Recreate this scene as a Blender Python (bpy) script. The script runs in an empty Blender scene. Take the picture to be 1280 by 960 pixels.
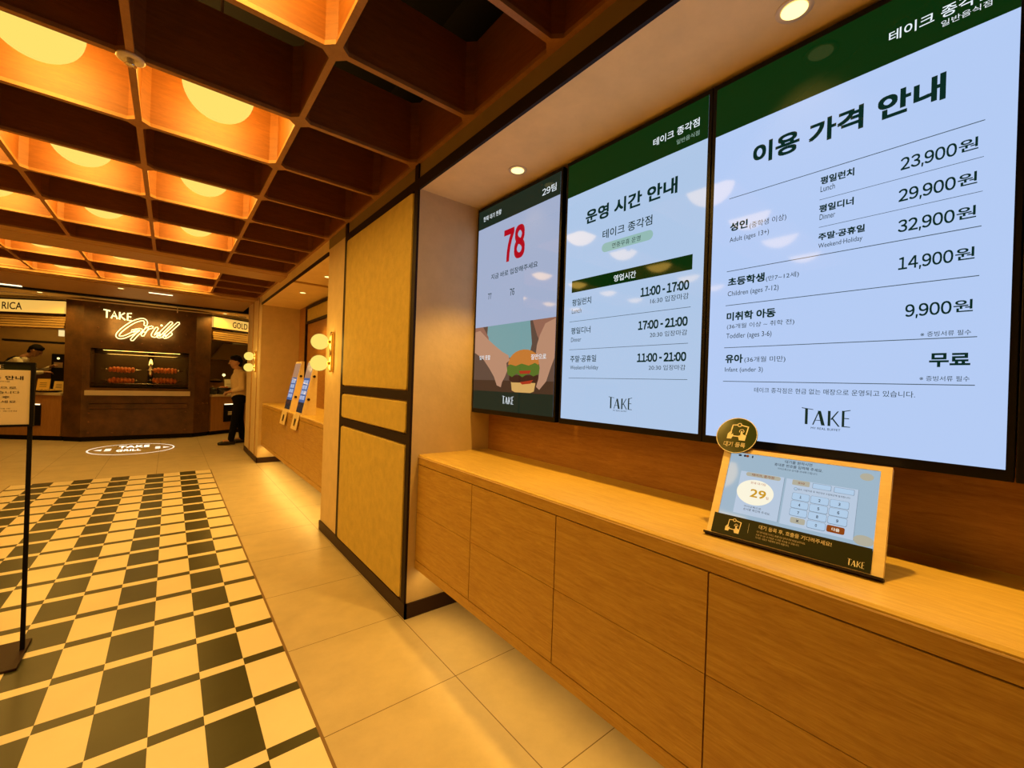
import bpy, bmesh, math, random
from mathutils import Vector, Matrix
random.seed(7)
scene = bpy.context.scene
C = scene.collection

# ------------------------------------------------------------------ camera, world, exposure
EYE = 1.38
YAW, PITCH, ROLL, FOCAL = .679159, .000418, .0344756, 529.98
_f = Vector((math.sin(YAW)*math.cos(PITCH), math.cos(YAW)*math.cos(PITCH), math.sin(PITCH)))
_r = Vector((math.cos(YAW), -math.sin(YAW), 0)); _u = _r.cross(_f)
_R = math.cos(ROLL)*_r + math.sin(ROLL)*_u; _U = -math.sin(ROLL)*_r + math.cos(ROLL)*_u
cam = bpy.data.objects.new('camera', bpy.data.cameras.new('camera')); C.objects.link(cam)
cam.matrix_world = Matrix(((_R.x, _U.x, -_f.x, 0), (_R.y, _U.y, -_f.y, 0), (_R.z, _U.z, -_f.z, EYE), (0, 0, 0, 1)))
cam.data.sensor_width = 36; cam.data.lens = 36*FOCAL/1280; cam.data.clip_start = .02
scene.camera = cam
w = bpy.data.worlds.new('world'); scene.world = w; w.use_nodes = True
w.node_tree.nodes['Background'].inputs[0].default_value = (1, .55, .15, 1)
w.node_tree.nodes['Background'].inputs[1].default_value = .02
vs = scene.view_settings
vs.view_transform = 'Standard'; vs.look = 'None'; vs.gamma = 1; vs.use_curve_mapping = False
vs.exposure = 0.0
WARM = (1, .555, .095)          # colour of every lamp in the hall
GLOBE_W = 22.5                  # watts per ceiling globe
SPOT_W = 95.0                  # watts per recessed downlight
LED_W = 1.8                    # under-cabinet strips, per metre
KITCHEN_W = 42.0
SCREEN = 0.95                  # brightness of the LCD displays

# ------------------------------------------------------------------ materials
def lin(c): return tuple(((x/255)/12.92 if x/255 <= .04045 else ((x/255+.055)/1.055)**2.4) for x in c)
def base(name):
    m = bpy.data.materials.new(name); m.use_nodes = True
    return m, m.node_tree.nodes, m.node_tree.links, m.node_tree.nodes['Principled BSDF']
def N(nodes, t, **k):
    n = nodes.new(t)
    for a, b in k.items(): setattr(n, a, b)
    return n
def mat(name, col, rough=.5, metal=0, spec=.5, vary=0, scale=6, bump=0, bscale=60, stretch=(1, 1, 1)):
    m, n, l, p = base(name)
    p.inputs['Base Color'].default_value = (*col, 1); p.inputs['Roughness'].default_value = rough
    p.inputs['Metallic'].default_value = metal; p.inputs['Specular IOR Level'].default_value = spec
    if vary or bump:
        tc = N(n, 'ShaderNodeTexCoord'); mp = N(n, 'ShaderNodeMapping'); mp.inputs['Scale'].default_value = stretch
        l.new(tc.outputs['Object'], mp.inputs[0])
    if vary:
        no = N(n, 'ShaderNodeTexNoise'); no.inputs['Scale'].default_value = scale; no.inputs['Detail'].default_value = 6
        no.inputs['Roughness'].default_value = .65
        l.new(mp.outputs[0], no.inputs['Vector'])
        r = N(n, 'ShaderNodeValToRGB'); r.color_ramp.elements[0].position = .3; r.color_ramp.elements[1].position = .7
        r.color_ramp.elements[0].color = (*[c*(1-vary) for c in col], 1); r.color_ramp.elements[1].color = (*[min(1, c*(1+vary)) for c in col], 1)
        l.new(no.outputs['Fac'], r.inputs[0]); l.new(r.outputs[0], p.inputs['Base Color'])
    if bump:
        nb = N(n, 'ShaderNodeTexNoise'); nb.inputs['Scale'].default_value = bscale; nb.inputs['Detail'].default_value = 5
        l.new(mp.outputs[0], nb.inputs['Vector'])
        b = N(n, 'ShaderNodeBump'); b.inputs['Strength'].default_value = bump; b.inputs['Distance'].default_value = .01
        l.new(nb.outputs['Fac'], b.inputs['Height']); l.new(b.outputs[0], p.inputs['Normal'])
    return m
def wood(name, c1, c2, stretch, rough=.42, grain=9):
    m, n, l, p = base(name)
    tc = N(n, 'ShaderNodeTexCoord'); mp = N(n, 'ShaderNodeMapping'); mp.inputs['Scale'].default_value = stretch
    l.new(tc.outputs['Object'], mp.inputs[0])
    a = N(n, 'ShaderNodeTexNoise'); a.inputs['Scale'].default_value = grain; a.inputs['Detail'].default_value = 8; a.inputs['Roughness'].default_value = .7
    a.inputs['Distortion'].default_value = .6
    l.new(mp.outputs[0], a.inputs['Vector'])
    b = N(n, 'ShaderNodeTexNoise'); b.inputs['Scale'].default_value = grain*6; b.inputs['Detail'].default_value = 3
    l.new(mp.outputs[0], b.inputs['Vector'])
    mx = N(n, 'ShaderNodeMath', operation='MULTIPLY_ADD'); mx.inputs[1].default_value = .35
    l.new(b.outputs['Fac'], mx.inputs[0]); l.new(a.outputs['Fac'], mx.inputs[2])
    r = N(n, 'ShaderNodeValToRGB'); r.color_ramp.elements[0].position = .50; r.color_ramp.elements[1].position = .86
    r.color_ramp.elements[0].color = (*c2, 1); r.color_ramp.elements[1].color = (*c1, 1)
    l.new(mx.outputs[0], r.inputs[0]); l.new(r.outputs[0], p.inputs['Base Color'])
    p.inputs['Roughness'].default_value = rough
    bp = N(n, 'ShaderNodeBump'); bp.inputs['Strength'].default_value = .08; bp.inputs['Distance'].default_value = .004
    l.new(mx.outputs[0], bp.inputs['Height']); l.new(bp.outputs[0], p.inputs['Normal'])
    return m
def emi(name, col, strength, gloss=None):
    m, n, l, p = base(name)
    p.inputs['Base Color'].default_value = (.004, .004, .004, 1) if gloss is not None else (*[c*.6 for c in col], 1)
    p.inputs['Roughness'].default_value = gloss if gloss is not None else .4
    if gloss is not None: p.inputs['Specular IOR Level'].default_value = .13
    p.inputs['Emission Color'].default_value = (*col, 1); p.inputs['Emission Strength'].default_value = strength
    return m
def floor_tile():
    m = mat('stone_floor_tile', (.55, .45, .30), .38, vary=.10, scale=5, bump=.03, bscale=140)
    n, l = m.node_tree.nodes, m.node_tree.links; p = n['Principled BSDF']
    tc = N(n, 'ShaderNodeTexCoord'); s = N(n, 'ShaderNodeSeparateXYZ'); l.new(tc.outputs['Object'], s.inputs[0])
    def line(axis, off, per):
        a = N(n, 'ShaderNodeMath', operation='SUBTRACT'); a.inputs[1].default_value = off; l.new(s.outputs[axis], a.inputs[0])
        b = N(n, 'ShaderNodeMath', operation='DIVIDE'); b.inputs[1].default_value = per; l.new(a.outputs[0], b.inputs[0])
        f = N(n, 'ShaderNodeMath', operation='FRACT'); l.new(b.outputs[0], f.inputs[0])
        g = N(n, 'ShaderNodeMath', operation='LESS_THAN'); g.inputs[1].default_value = .004/per; l.new(f.outputs[0], g.inputs[0])
        return g
    a, b = line('X', .486, .595), line('Y', 1.687, .64)
    o = N(n, 'ShaderNodeMath', operation='MAXIMUM'); l.new(a.outputs[0], o.inputs[0]); l.new(b.outputs[0], o.inputs[1])
    src = p.inputs['Base Color'].links[0].from_socket
    mx = N(n, 'ShaderNodeMix', data_type='RGBA'); l.new(o.outputs[0], mx.inputs['Factor']); l.new(src, mx.inputs['A'])
    mx.inputs['B'].default_value = (.16, .10, .045, 1); l.new(mx.outputs['Result'], p.inputs['Base Color'])
    return m

M = {}
M['tile'] = floor_tile()
M['cream'] = mat('cream_tile', (.86, .74, .55), .30, vary=.04, scale=3)
M['olive'] = mat('dark_olive_tile', (.045, .043, .016), .30, vary=.15, scale=3)
M['brass_trim'] = mat('floor_edge_trim', (.22, .13, .06), .4)
M['plaster'] = mat('tan_plaster', (.62, .47, .27), .75, vary=.07, scale=9, bump=.12, bscale=45)
M['panel'] = mat('stucco_panel', (.52, .385, .095), .7, vary=.12, scale=14, bump=.16, bscale=60)
M['soffit'] = mat('plaster_soffit', (.84, .64, .32), .8, vary=.06, scale=6, bump=.1, bscale=40)
M['dark'] = mat('dark_brown_metal', (.013, .005, .005), .55, spec=.2)
M['base'] = mat('dark_brown_skirting', (.030, .012, .010), .5, spec=.25)
M['oak'] = wood('oak_veneer', (.53, .33, .065), (.36, .19, .03), (5, .42, 5), grain=15)
M['oak_top'] = wood('oak_worktop', (.66, .46, .11), (.50, .31, .065), (6, .5, 6), .36, grain=14)
M['edge'] = mat('pale_edge_highlight', (.85, .62, .36), .35)  # pale colour paints the highlight on the worktop edge
M['oak_wall'] = wood('oak_wall_panel', (.42, .21, .05), (.28, .12, .025), (5, .5, 5), grain=14)
M['coffer'] = wood('coffer_veneer', (.25, .078, .007), (.17, .050, .004), (1.1, 1.1, 9), .5)
M['coffer_lip'] = wood('coffer_edge_veneer', (.36, .165, .045), (.28, .12, .03), (2, 2, 2), .5)
M['lattice_oak'] = wood('beam_veneer', (.46, .27, .10), (.35, .18, .06), (.6, 5, 5), .5)
M['black'] = mat('black_matte', (.005, .004, .004), .7, spec=.15)
M['black_gloss'] = mat('black_bezel', (.006, .005, .005), .3, spec=.2)
M['globe'] = emi('opal_glass_glow', (1, .76, .15), 1.0)
M['globe'].node_tree.nodes['Principled BSDF'].inputs['Base Color'].default_value = (0, 0, 0, 1)
M['globe'].node_tree.nodes['Principled BSDF'].inputs['Specular IOR Level'].default_value = 0
M['lens'] = emi('downlight_lens', (1, .80, .30), 2.0)
M['ring'] = mat('downlight_ring', (.75, .62, .45), .4)
M['brass'] = mat('brushed_brass', (.75, .52, .22), .22, metal=1)
M['steel'] = mat('brushed_steel', (.55, .50, .44), .3, metal=1, vary=.1, scale=20, stretch=(1, 1, 12))
M['oven'] = mat('dark_oven_steel', (.10, .075, .05), .35, metal=.9)
M['chrome'] = mat('chrome', (.8, .78, .74), .12, metal=1)
M['corten'] = mat('rusted_steel_plate', (.105, .046, .012), .5, metal=.25, vary=.5, scale=3.5, bump=.1, bscale=30)
M['rivet'] = mat('rivet_head', (.20, .09, .04), .3, metal=.8)
M['neon'] = emi('neon_tube', (1, .84, .36), 1.9)
M['glass'] = mat('clear_glass', (1, 1, 1), .03)
_g = M['glass'].node_tree.nodes['Principled BSDF']; _g.inputs['Transmission Weight'].default_value = 1; _g.inputs['IOR'].default_value = 1.05
M['paper'] = mat('cream_paper', (.72, .60, .42), .7, vary=.03)
M['white'] = mat('white_paint', (.8, .76, .68), .5)
M['ink'] = mat('dark_ink', (.03, .02, .015), .6)
M['frame_wood'] = wood('pale_frame_wood', (.86, .70, .42), (.78, .60, .33), (3, .6, 3), .4)
M['signage'] = emi('glowing_sign_face', (1, .60, .12), .75)  # sign faces given a weak emission of their own
M['counter_oak'] = wood('counter_oak', (.42, .21, .07), (.32, .15, .045), (4, 4, .4))
M['stone'] = mat('pale_counter_top', (.6, .5, .36), .35, vary=.05)
M['slat'] = wood('hood_slats', (.60, .40, .16), (.48, .29, .10), (.6, .6, 7))
M['kitchen'] = mat('kitchen_wall_tile', (.36, .22, .08), .5, vary=.1, scale=4)
M['skin'] = mat('skin', (.45, .24, .15), .5, vary=.04)
M['hair'] = mat('black_hair', (.006, .005, .004), .85, spec=.15, vary=.3, scale=60, bump=.3, bscale=120)
M['shirt'] = mat('pale_shirt', (.62, .46, .28), .8, vary=.06, bump=.2, bscale=30)
M['navy'] = mat('navy_cloth', (.008, .009, .016), .8)
M['trouser'] = mat('black_trousers', (.004, .004, .006), .9, spec=.1, bump=.2, bscale=30)
M['tan_cloth'] = mat('tan_trousers', (.40, .22, .10), .8)
M['leather'] = mat('black_leather', (.008, .006, .005), .3)
M['brown_leather'] = mat('brown_leather', (.14, .05, .02), .4)
M['meat'] = mat('roast_meat', (.55, .15, .03), .35, vary=.5, scale=22, bump=.4, bscale=40)
M['food'] = mat('mixed_food', (.5, .30, .06), .5, vary=.6, scale=40, bump=.5, bscale=60)
# display colours (all of them give off light, glossy glass in front)
def lcd(name, rgb, k=1.0): return emi('lcd_'+name, lin(rgb), SCREEN*k, gloss=.05)
M['lcd_bg'] = lcd('ice_blue', (184, 208, 250)); M['lcd_bg2'] = lcd('pale_blue', (178, 203, 236)); M['lcd_bg1'] = lcd('grey_blue', (165, 178, 208))
M['lcd_green'] = lcd('dark_green', (2, 44, 10)); M['lcd_ink'] = lcd('ink', (14, 44, 36)); M['lcd_grey'] = lcd('grey_ink', (70, 88, 100))
M['lcd_white'] = lcd('white', (235, 245, 252)); M['lcd_soft'] = lcd('soft_white', (150, 180, 165)); M['lcd_red'] = lcd('red', (176, 14, 30))
M['lcd_pill'] = lcd('sage', (150, 190, 184)); M['lcd_slate'] = lcd('slate_green', (24, 40, 30))
M['lcd_pic'] = lcd('picture_wall', (96, 74, 62)); M['lcd_cloth'] = lcd('teal_cloth', (120, 160, 164)); M['lcd_skin'] = lcd('picture_skin', (186, 140, 112))
M['lcd_skin2'] = lcd('picture_skin_shade', (150, 104, 84)); M['lcd_bun'] = lcd('bun', (196, 122, 52)); M['lcd_bun2'] = lcd('bun_pale', (214, 168, 96))
M['lcd_leaf'] = lcd('lettuce', (88, 112, 40)); M['lcd_patty'] = lcd('patty', (64, 36, 26)); M['lcd_tom'] = lcd('tomato', (170, 54, 30)); M['lcd_wood'] = lcd('table', (72, 50, 36))
M['k_bg'] = lcd('kiosk_blue', (168, 194, 214), .9); M['k_card'] = lcd('kiosk_card', (196, 214, 236), .9); M['k_key'] = lcd('kiosk_key', (184, 212, 240), .95)
M['k_line'] = lcd('kiosk_line', (120, 140, 160), .9); M['k_grey'] = lcd('kiosk_grey', (190, 185, 165), .9); M['k_brown'] = lcd('kiosk_brown', (150, 72, 20), .9)
M['k_white'] = lcd('kiosk_white', (250, 244, 220), 1.05); M['k_ink'] = lcd('kiosk_ink', (40, 44, 56), .9); M['k_amber'] = lcd('kiosk_amber', (214, 160, 40), .95)
M['k_red'] = lcd('kiosk_red', (190, 90, 60), .9)
M['blue_lcd'] = lcd('tablet_blue', (70, 98, 150)); M['blue_lcd2'] = lcd('tablet_dark', (50, 44, 40)); M['blue_lcd3'] = lcd('tablet_reflection', (176, 130, 96))
M['blank'] = mat('dark_olive_plastic', (.018, .022, .006), .45, spec=.2)
M['disc'] = mat('glossy_green_disc', (.035, .055, .014), .12)
M['print'] = mat('white_print', (.85, .78, .6), .5)
M['glow_strip'] = emi('diffuser_strip', (1, .85, .5), 2.2)
M['projected_glow'] = emi('projected_light_decal', (1, .93, .78), .95)  # projector light on the floor, painted as emission

# ------------------------------------------------------------------ mesh builder
class MB:
    def __init__(s): s.bm = bmesh.new(); s.mi = 0
    def _f(s, vs, smooth=False):
        try:
            f = s.bm.faces.new(vs); f.material_index = s.mi; f.smooth = smooth; return f
        except ValueError: return None
    def poly(s, pts, smooth=False): return s._f([s.bm.verts.new(p) for p in pts], smooth)
    def hexa(s, b, t):          # two rings of points, closed solid
        n = len(b); vb = [s.bm.verts.new(p) for p in b]; vt = [s.bm.verts.new(p) for p in t]
        s._f(vb[::-1]); s._f(vt)
        for i in range(n): s._f([vb[i], vb[(i+1) % n], vt[(i+1) % n], vt[i]])
        return s
    def box(s, x0, x1, y0, y1, z0, z1):
        r = lambda z: [(x0, y0, z), (x1, y0, z), (x1, y1, z), (x0, y1, z)]
        return s.hexa(r(z0), r(z1))
    def prism(s, pts, z0, z1): return s.hexa([(x, y, z0) for x, y in pts], [(x, y, z1) for x, y in pts])
    def slab(s, pts, d):        # extrude a polygon of 3-D points along d
        d = Vector(d); return s.hexa([Vector(p) for p in pts], [Vector(p)+d for p in pts])
    def tube(s, pts, r, n=8, closed=False, caps=True):
        pts = [Vector(p) for p in pts]; rings = []; k = len(pts); prev = None
        rr = r if isinstance(r, (list, tuple)) else [r]*k
        for i, p in enumerate(pts):
            a = pts[(i-1) % k] if (closed or i) else p; b = pts[(i+1) % k] if (closed or i < k-1) else p
            t = (b-a).normalized()
            ref = prev if prev and abs(prev.dot(t)) < .95 else (Vector((0, 0, 1)) if abs(t.z) < .9 else Vector((1, 0, 0)))
            u = (ref - t*ref.dot(t)).normalized(); v = t.cross(u); prev = u
            rings.append([s.bm.verts.new(p + (u*math.cos(q)+v*math.sin(q))*rr[i]) for q in [2*math.pi*j/n for j in range(n)]])
        for i in range(k if closed else k-1):
            A, B = rings[i], rings[(i+1) % k]
            for j in range(n): s._f([A[j], A[(j+1) % n], B[(j+1) % n], B[j]], True)
        if caps and not closed: s._f(rings[0][::-1]); s._f(rings[-1])
        return s
    def ball(s, c, r, sx=1, sy=1, sz=1, u=24, v=14):
        mt = Matrix.Translation(c) @ Matrix.Diagonal((r*sx, r*sy, r*sz, 1))
        g = bmesh.ops.create_uvsphere(s.bm, u_segments=u, v_segments=v, radius=1, matrix=mt)
        for f in {f for q in g['verts'] for f in q.link_faces}: f.smooth = True; f.material_index = s.mi
        return s
    def cone(s, a, b, ra, rb, n=14):   # round-ended tapered limb
        a, b = Vector(a), Vector(b); s.tube([a, b], [ra, rb], n); s.ball(a, ra, u=n, v=8); s.ball(b, rb, u=n, v=8); return s
    def lathe(s, prof, c, axis='z', n=32):   # prof: (radius, height)
        c = Vector(c); rings = []
        for r, h in prof:
            ring = []
            for j in range(n):
                a = 2*math.pi*j/n; x, y = r*math.cos(a), r*math.sin(a)
                o = Vector((x, y, h)) if axis == 'z' else (Vector((h, x, y)) if axis == 'x' else Vector((x, h, y)))
                ring.append(s.bm.verts.new(c+o))
            rings.append(ring)
        for A, B in zip(rings, rings[1:]):
            for j in range(n): s._f([A[j], A[(j+1) % n], B[(j+1) % n], B[j]], True)
        s._f(rings[0][::-1]); s._f(rings[-1]); return s
    def build(s, name, mats, parent=None, local=False, bevel=0, keep=False, normals=True):
        bm = s.bm
        if normals: bmesh.ops.recalc_face_normals(bm, faces=bm.faces)
        me = bpy.data.meshes.new(name)
        o = bpy.data.objects.new(name, me); C.objects.link(o)
        if parent is not None:
            o.parent = parent
            if not local:
                off = -wloc(parent)
                bmesh.ops.translate(bm, verts=bm.verts, vec=off)
        elif not keep and bm.verts:
            xs = [v.co for v in bm.verts]
            c = Vector(((min(p.x for p in xs)+max(p.x for p in xs))/2, (min(p.y for p in xs)+max(p.y for p in xs))/2, min(p.z for p in xs)))
            bmesh.ops.translate(bm, verts=bm.verts, vec=-c); o.location = c
        bm.to_mesh(me); bm.free()
        for m in (mats if isinstance(mats, (list, tuple)) else [mats]): me.materials.append(m)
        if bevel:
            md = o.modifiers.new('bevel', 'BEVEL'); md.width = bevel; md.segments = 2; md.limit_method = 'ANGLE'; md.angle_limit = .7
        return o
def wloc(o):
    v = Vector(o.location)
    while o.parent: o = o.parent; v += Vector(o.location)
    return v
def thing(name, label, cat, loc, group=None, rot=None):
    o = bpy.data.objects.new(name, None); C.objects.link(o); o.location = loc; o.empty_display_size = .1
    if rot: o.rotation_euler = rot
    return tag(o, label, cat, group)
def tag(o, label, cat, group=None):
    o['label'] = label; o['category'] = cat
    if group: o['group'] = group
    return o
def struct(o): o['kind'] = 'structure'; return o
def light(name, kind, loc, power, parent=None, col=WARM, **k):
    d = bpy.data.lights.new(name, kind); d.energy = power; d.color = col
    if kind == 'POINT': d.use_soft_falloff = False
    for a, b in k.items():
        if a != 'rot': setattr(d, a, b)
    o = bpy.data.objects.new(name, d); C.objects.link(o)
    o.location = Vector(loc) - (wloc(parent) if parent else Vector())
    if parent: o.parent = parent
    if 'rot' in k: o.rotation_euler = k['rot']
    return o

# text as triangles fitted to a box:  frame(u, v) -> 3-D point
def glyphs(body, bold=0, outline=False):
    d = bpy.data.curves.new('t', 'FONT'); d.body = body; d.resolution_u = 4; d.size = 1; d.offset = bold
    o = bpy.data.objects.new('t', d); C.objects.link(o)
    bpy.context.view_layer.update()
    me = bpy.data.meshes.new_from_object(o.evaluated_get(bpy.context.evaluated_depsgraph_get()))
    vv = [v.co.copy() for v in me.vertices]; ff = [tuple(p.vertices) for p in me.polygons]
    bpy.data.objects.remove(o); bpy.data.curves.remove(d); bpy.data.meshes.remove(me)
    return vv, ff
def write(mb, body, u0, u1, v0, v1, frame, bold=0):
    vv, ff = glyphs(body)
    if not vv: return
    x0, x1 = min(v.x for v in vv), max(v.x for v in vv); y0, y1 = min(v.y for v in vv), max(v.y for v in vv)
    sg = 1 if u1 > u0 else -1; sx, sy = abs(u1-u0)/(x1-x0), (v1-v0)/max(1e-6, y1-y0)
    e = bold*.55; shifts = [(0, 0)] if bold < .006 else [(-e, -e), (e, -e), (e, e), (-e, e)]   # heavier weight: overlaid strokes
    for dx, dy in shifts:
        nv = [mb.bm.verts.new(frame(u0+sg*(v.x-x0+dx)*sx, v0+(v.y-y0+dy)*sy)) for v in vv]
        for f in ff: mb._f([nv[i] for i in f])
DIG = {}
def number(mb, body, u0, u1, v0, v1, frame, bold=0):    # upright numerals, each set to the same height
    x = 0; put = []
    for ch in body:
        if ch.isdigit():
            if ch not in DIG: DIG[ch] = glyphs(chr(0xFF10+int(ch)))
            vv, ff = DIG[ch]; a, b = min(v.x for v in vv), max(v.x for v in vv); c, d = min(v.y for v in vv), max(v.y for v in vv); k = 1/(d-c)
            w_ = max((b-a)*k, .0); cell = max(w_, .50); o = (cell-w_)/2
            put.append(([(x+o+(v.x-a)*k, (v.y-c)*k) for v in vv], ff)); x += cell+.11
        elif ch == ',': put.append(([(x+.02, -.16), (x+.08, -.16), (x+.15, .13), (x+.03, .13)], [(0, 1, 2, 3)])); x += .24
        elif ch == ':':
            for q in (.1, .55): put.append(([(x+.02, q), (x+.15, q), (x+.15, q+.15), (x+.02, q+.15)], [(0, 1, 2, 3)]))
            x += .25
        elif ch == '-': put.append(([(x+.02, .38), (x+.36, .38), (x+.36, .5), (x+.02, .5)], [(0, 1, 2, 3)])); x += .46
        else: x += .30
    x -= .11; sg = (u1-u0)/x; e = bold*.9
    for pts, ff in put:
        for dx, dy in ([(0, 0)] if bold < .006 else [(-e, -e), (e, -e), (e, e), (-e, e)]):
            nv = [mb.bm.verts.new(frame(u0+(p[0]+dx)*sg, v0+(p[1]+dy)*(v1-v0))) for p in pts]
            for f in ff: mb._f([nv[i] for i in f])
def rect(mb, u0, u1, v0, v1, frame): mb.poly([frame(u0, v0), frame(u1, v0), frame(u1, v1), frame(u0, v1)])
def flat(mb, pts, frame): mb.poly([frame(*p) for p in pts])
def ell(mb, u, v, a, b, frame, n=28): mb.poly([frame(u+a*math.cos(2*math.pi*i/n), v+b*math.sin(2*math.pi*i/n)) for i in range(n)])
def rrect(mb, u0, u1, v0, v1, r, frame):
    p = []
    for cx, cy, a0 in ((u1-r, v1-r, 0), (u0+r, v1-r, 90), (u0+r, v0+r, 180), (u1-r, v0+r, 270)):
        p += [frame(cx+r*math.cos(math.radians(a0+k*22.5)), cy+r*math.sin(math.radians(a0+k*22.5))) for k in range(5)]
    mb.poly(p)
def stroke(mb, pts, wd, frame, closed=False):
    n = len(pts)
    for i in range(n if closed else n-1):
        a, b = Vector(pts[i]), Vector(pts[(i+1) % n]); d = (b-a).normalized(); q = Vector((-d.y, d.x))*wd/2; a = a-d*wd*.3; b = b+d*wd*.3
        mb.poly([frame(*(a+q)), frame(*(a-q)), frame(*(b-q)), frame(*(b+q))])
LOGO = [[(0, 1.0), (0, .955), (.25, .885), (.25, .92)], [(.075, .95), (.075, 0), (.135, 0), (.135, .93)],
        [(.235, 0), (.36, .85), (.385, .85), (.262, 0)], [(.345, .85), (.41, .85), (.50, 0), (.425, 0)], [(.285, .30), (.285, .265), (.44, .265), (.44, .30)],
        [(.555, .88), (.555, 0), (.61, 0), (.61, .88)], [(.61, .40), (.745, .88), (.775, .88), (.635, .36)], [(.625, .46), (.765, 0), (.80, 0), (.655, .49)],
        [(.835, .93), (.835, 0), (.885, 0), (.885, .93)], [(.885, .93), (.885, .88), (1, .955), (1, .995)], [(.885, .52), (.885, .475), (.975, .475), (.975, .52)], [(.885, .05), (.885, 0), (1, 0), (1, .04)]]
def logo(mb, u0, u1, v0, v1, frame):
    for p in LOGO: flat(mb, [(u0+a*(u1-u0), v0+b*(v1-v0)) for a, b in p], frame)
def tablet_icon(mb, u, v, s, fr):   # a framed tablet held by two hands, as on the printed signs
    stroke(mb, [(u-.34*s, v-.22*s), (u-.30*s, v+.30*s), (u-.08*s, v+.33*s)], .05*s, fr)
    stroke(mb, [(u+.08*s, v+.32*s), (u+.40*s, v+.26*s), (u+.36*s, v-.16*s)], .05*s, fr)
    stroke(mb, [(u-.22*s, v-.26*s), (u+.12*s, v-.27*s)], .05*s, fr)
    stroke(mb, [(u+.085*s*math.cos(a), v+.33*s+.085*s*math.sin(a)) for a in [k*math.pi/6 for k in range(12)]], .04*s, fr, True)
    flat(mb, [(u-.46*s, v-.42*s), (u-.26*s, v-.42*s), (u-.20*s, v-.24*s), (u-.22*s, v-.14*s), (u-.30*s, v-.20*s), (u-.28*s, v-.06*s), (u-.36*s, v-.04*s), (u-.46*s, v-.18*s)], fr)
    flat(mb, [(u+.10*s, v-.46*s), (u+.36*s, v-.46*s), (u+.38*s, v-.20*s), (u+.22*s, v-.14*s), (u+.18*s, v+.02*s), (u+.11*s, v+.02*s), (u+.11*s, v-.20*s), (u+.02*s, v-.24*s)], fr)
    stroke(mb, [(u+.145*s+.10*s*math.cos(a), v+.01*s+.10*s*math.sin(a)) for a in [-.5+k*math.pi/6 for k in range(9)]], .03*s, fr)

# ------------------------------------------------------------------ the setting
XC, Y1, Y2 = 1.102, 2.274, 4.08        # pillar face, its near and far edges
Y3, Y4 = 7.69, 9.15                    # second pillar
ZN, ZG, ZD = 2.495, 2.64, 2.99         # bay ceiling, lattice underside, lattice top
XB = 1.65                              # back of the bays
struct(MB().box(-5, 3.4, -3, 15, -.06, 0).build('floor', M['tile'], keep=True))
def inlay():
    mb = MB(); z = .0015; x1 = .486; wd = .1715; cols = 11
    xs = [x1-wd*i for i in range(cols+1)]
    y = 1.759-.3205*15; rows = []
    while y < 7.45:
        rows.append((y, min(y+.2625, 7.45), 0)); y += .2625
        if y >= 7.45: break
        rows.append((y, min(y+.058, 7.45), 1)); y += .058
    for a, b, k in rows:
        for i in range(cols):
            mb.mi = 1 if (i+k) % 2 else 0
            mb.poly([(xs[i+1], a, z), (xs[i], a, z), (xs[i], b, z), (xs[i+1], b, z)])
    mb.mi = 2; y0 = rows[0][0]
    for p in (((x1, x1+.012), (y0, 7.46)), ((xs[-1]-.012, xs[-1]), (y0, 7.46)), ((xs[-1]-.012, x1+.012), (7.45, 7.46))):
        mb.poly([(p[0][0], p[1][0], z), (p[0][1], p[1][0], z), (p[0][1], p[1][1], z), (p[0][0], p[1][1], z)])
    struct(mb.build('floor', [M['cream'], M['olive'], M['brass_trim']], keep=True))
inlay()
struct(MB().box(XB, XB+.12, -3, Y1, 0, 2.62).build('wall_right', M['oak_wall'], keep=True))
struct(MB().box(-3, -2.86, -3, 9.9, 0, 3.4).build('wall_left', M['plaster'], keep=True))
struct(MB().box(-3, 1.77, -3.12, -3, 0, 3.4).build('wall_behind', M['plaster'], keep=True))
struct(MB().box(XC, XB+.12, -3, Y1, ZN, 2.75).build('ceiling', M['soffit'], keep=True))
struct(MB().box(XC, XB+.12, Y2, Y3, ZN, 2.75).build('ceiling', M['soffit'], keep=True))
struct(MB().box(-3, 1.77, -3, 10.1, 3.36, 3.42).build('ceiling', M['black'], keep=True))
struct(MB().box(1.13, 1.2, -3, 8.1, 2.751, 3.36).build('wall_plenum', M['black'], keep=True))
struct(MB().box(XC-.014, XC, -3, Y1, ZN-.006, ZN+.055).build('trim_1', M['dark'], keep=True))
struct(MB().box(XC-.01, XC, Y2, Y3, ZN-.004, ZN+.03).build('trim_2', M['dark'], keep=True))
struct(MB().box(XC, XB, 5.44, 5.50, ZN-.012, ZN).build('trim_3', M['lattice_oak'], keep=True))
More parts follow.
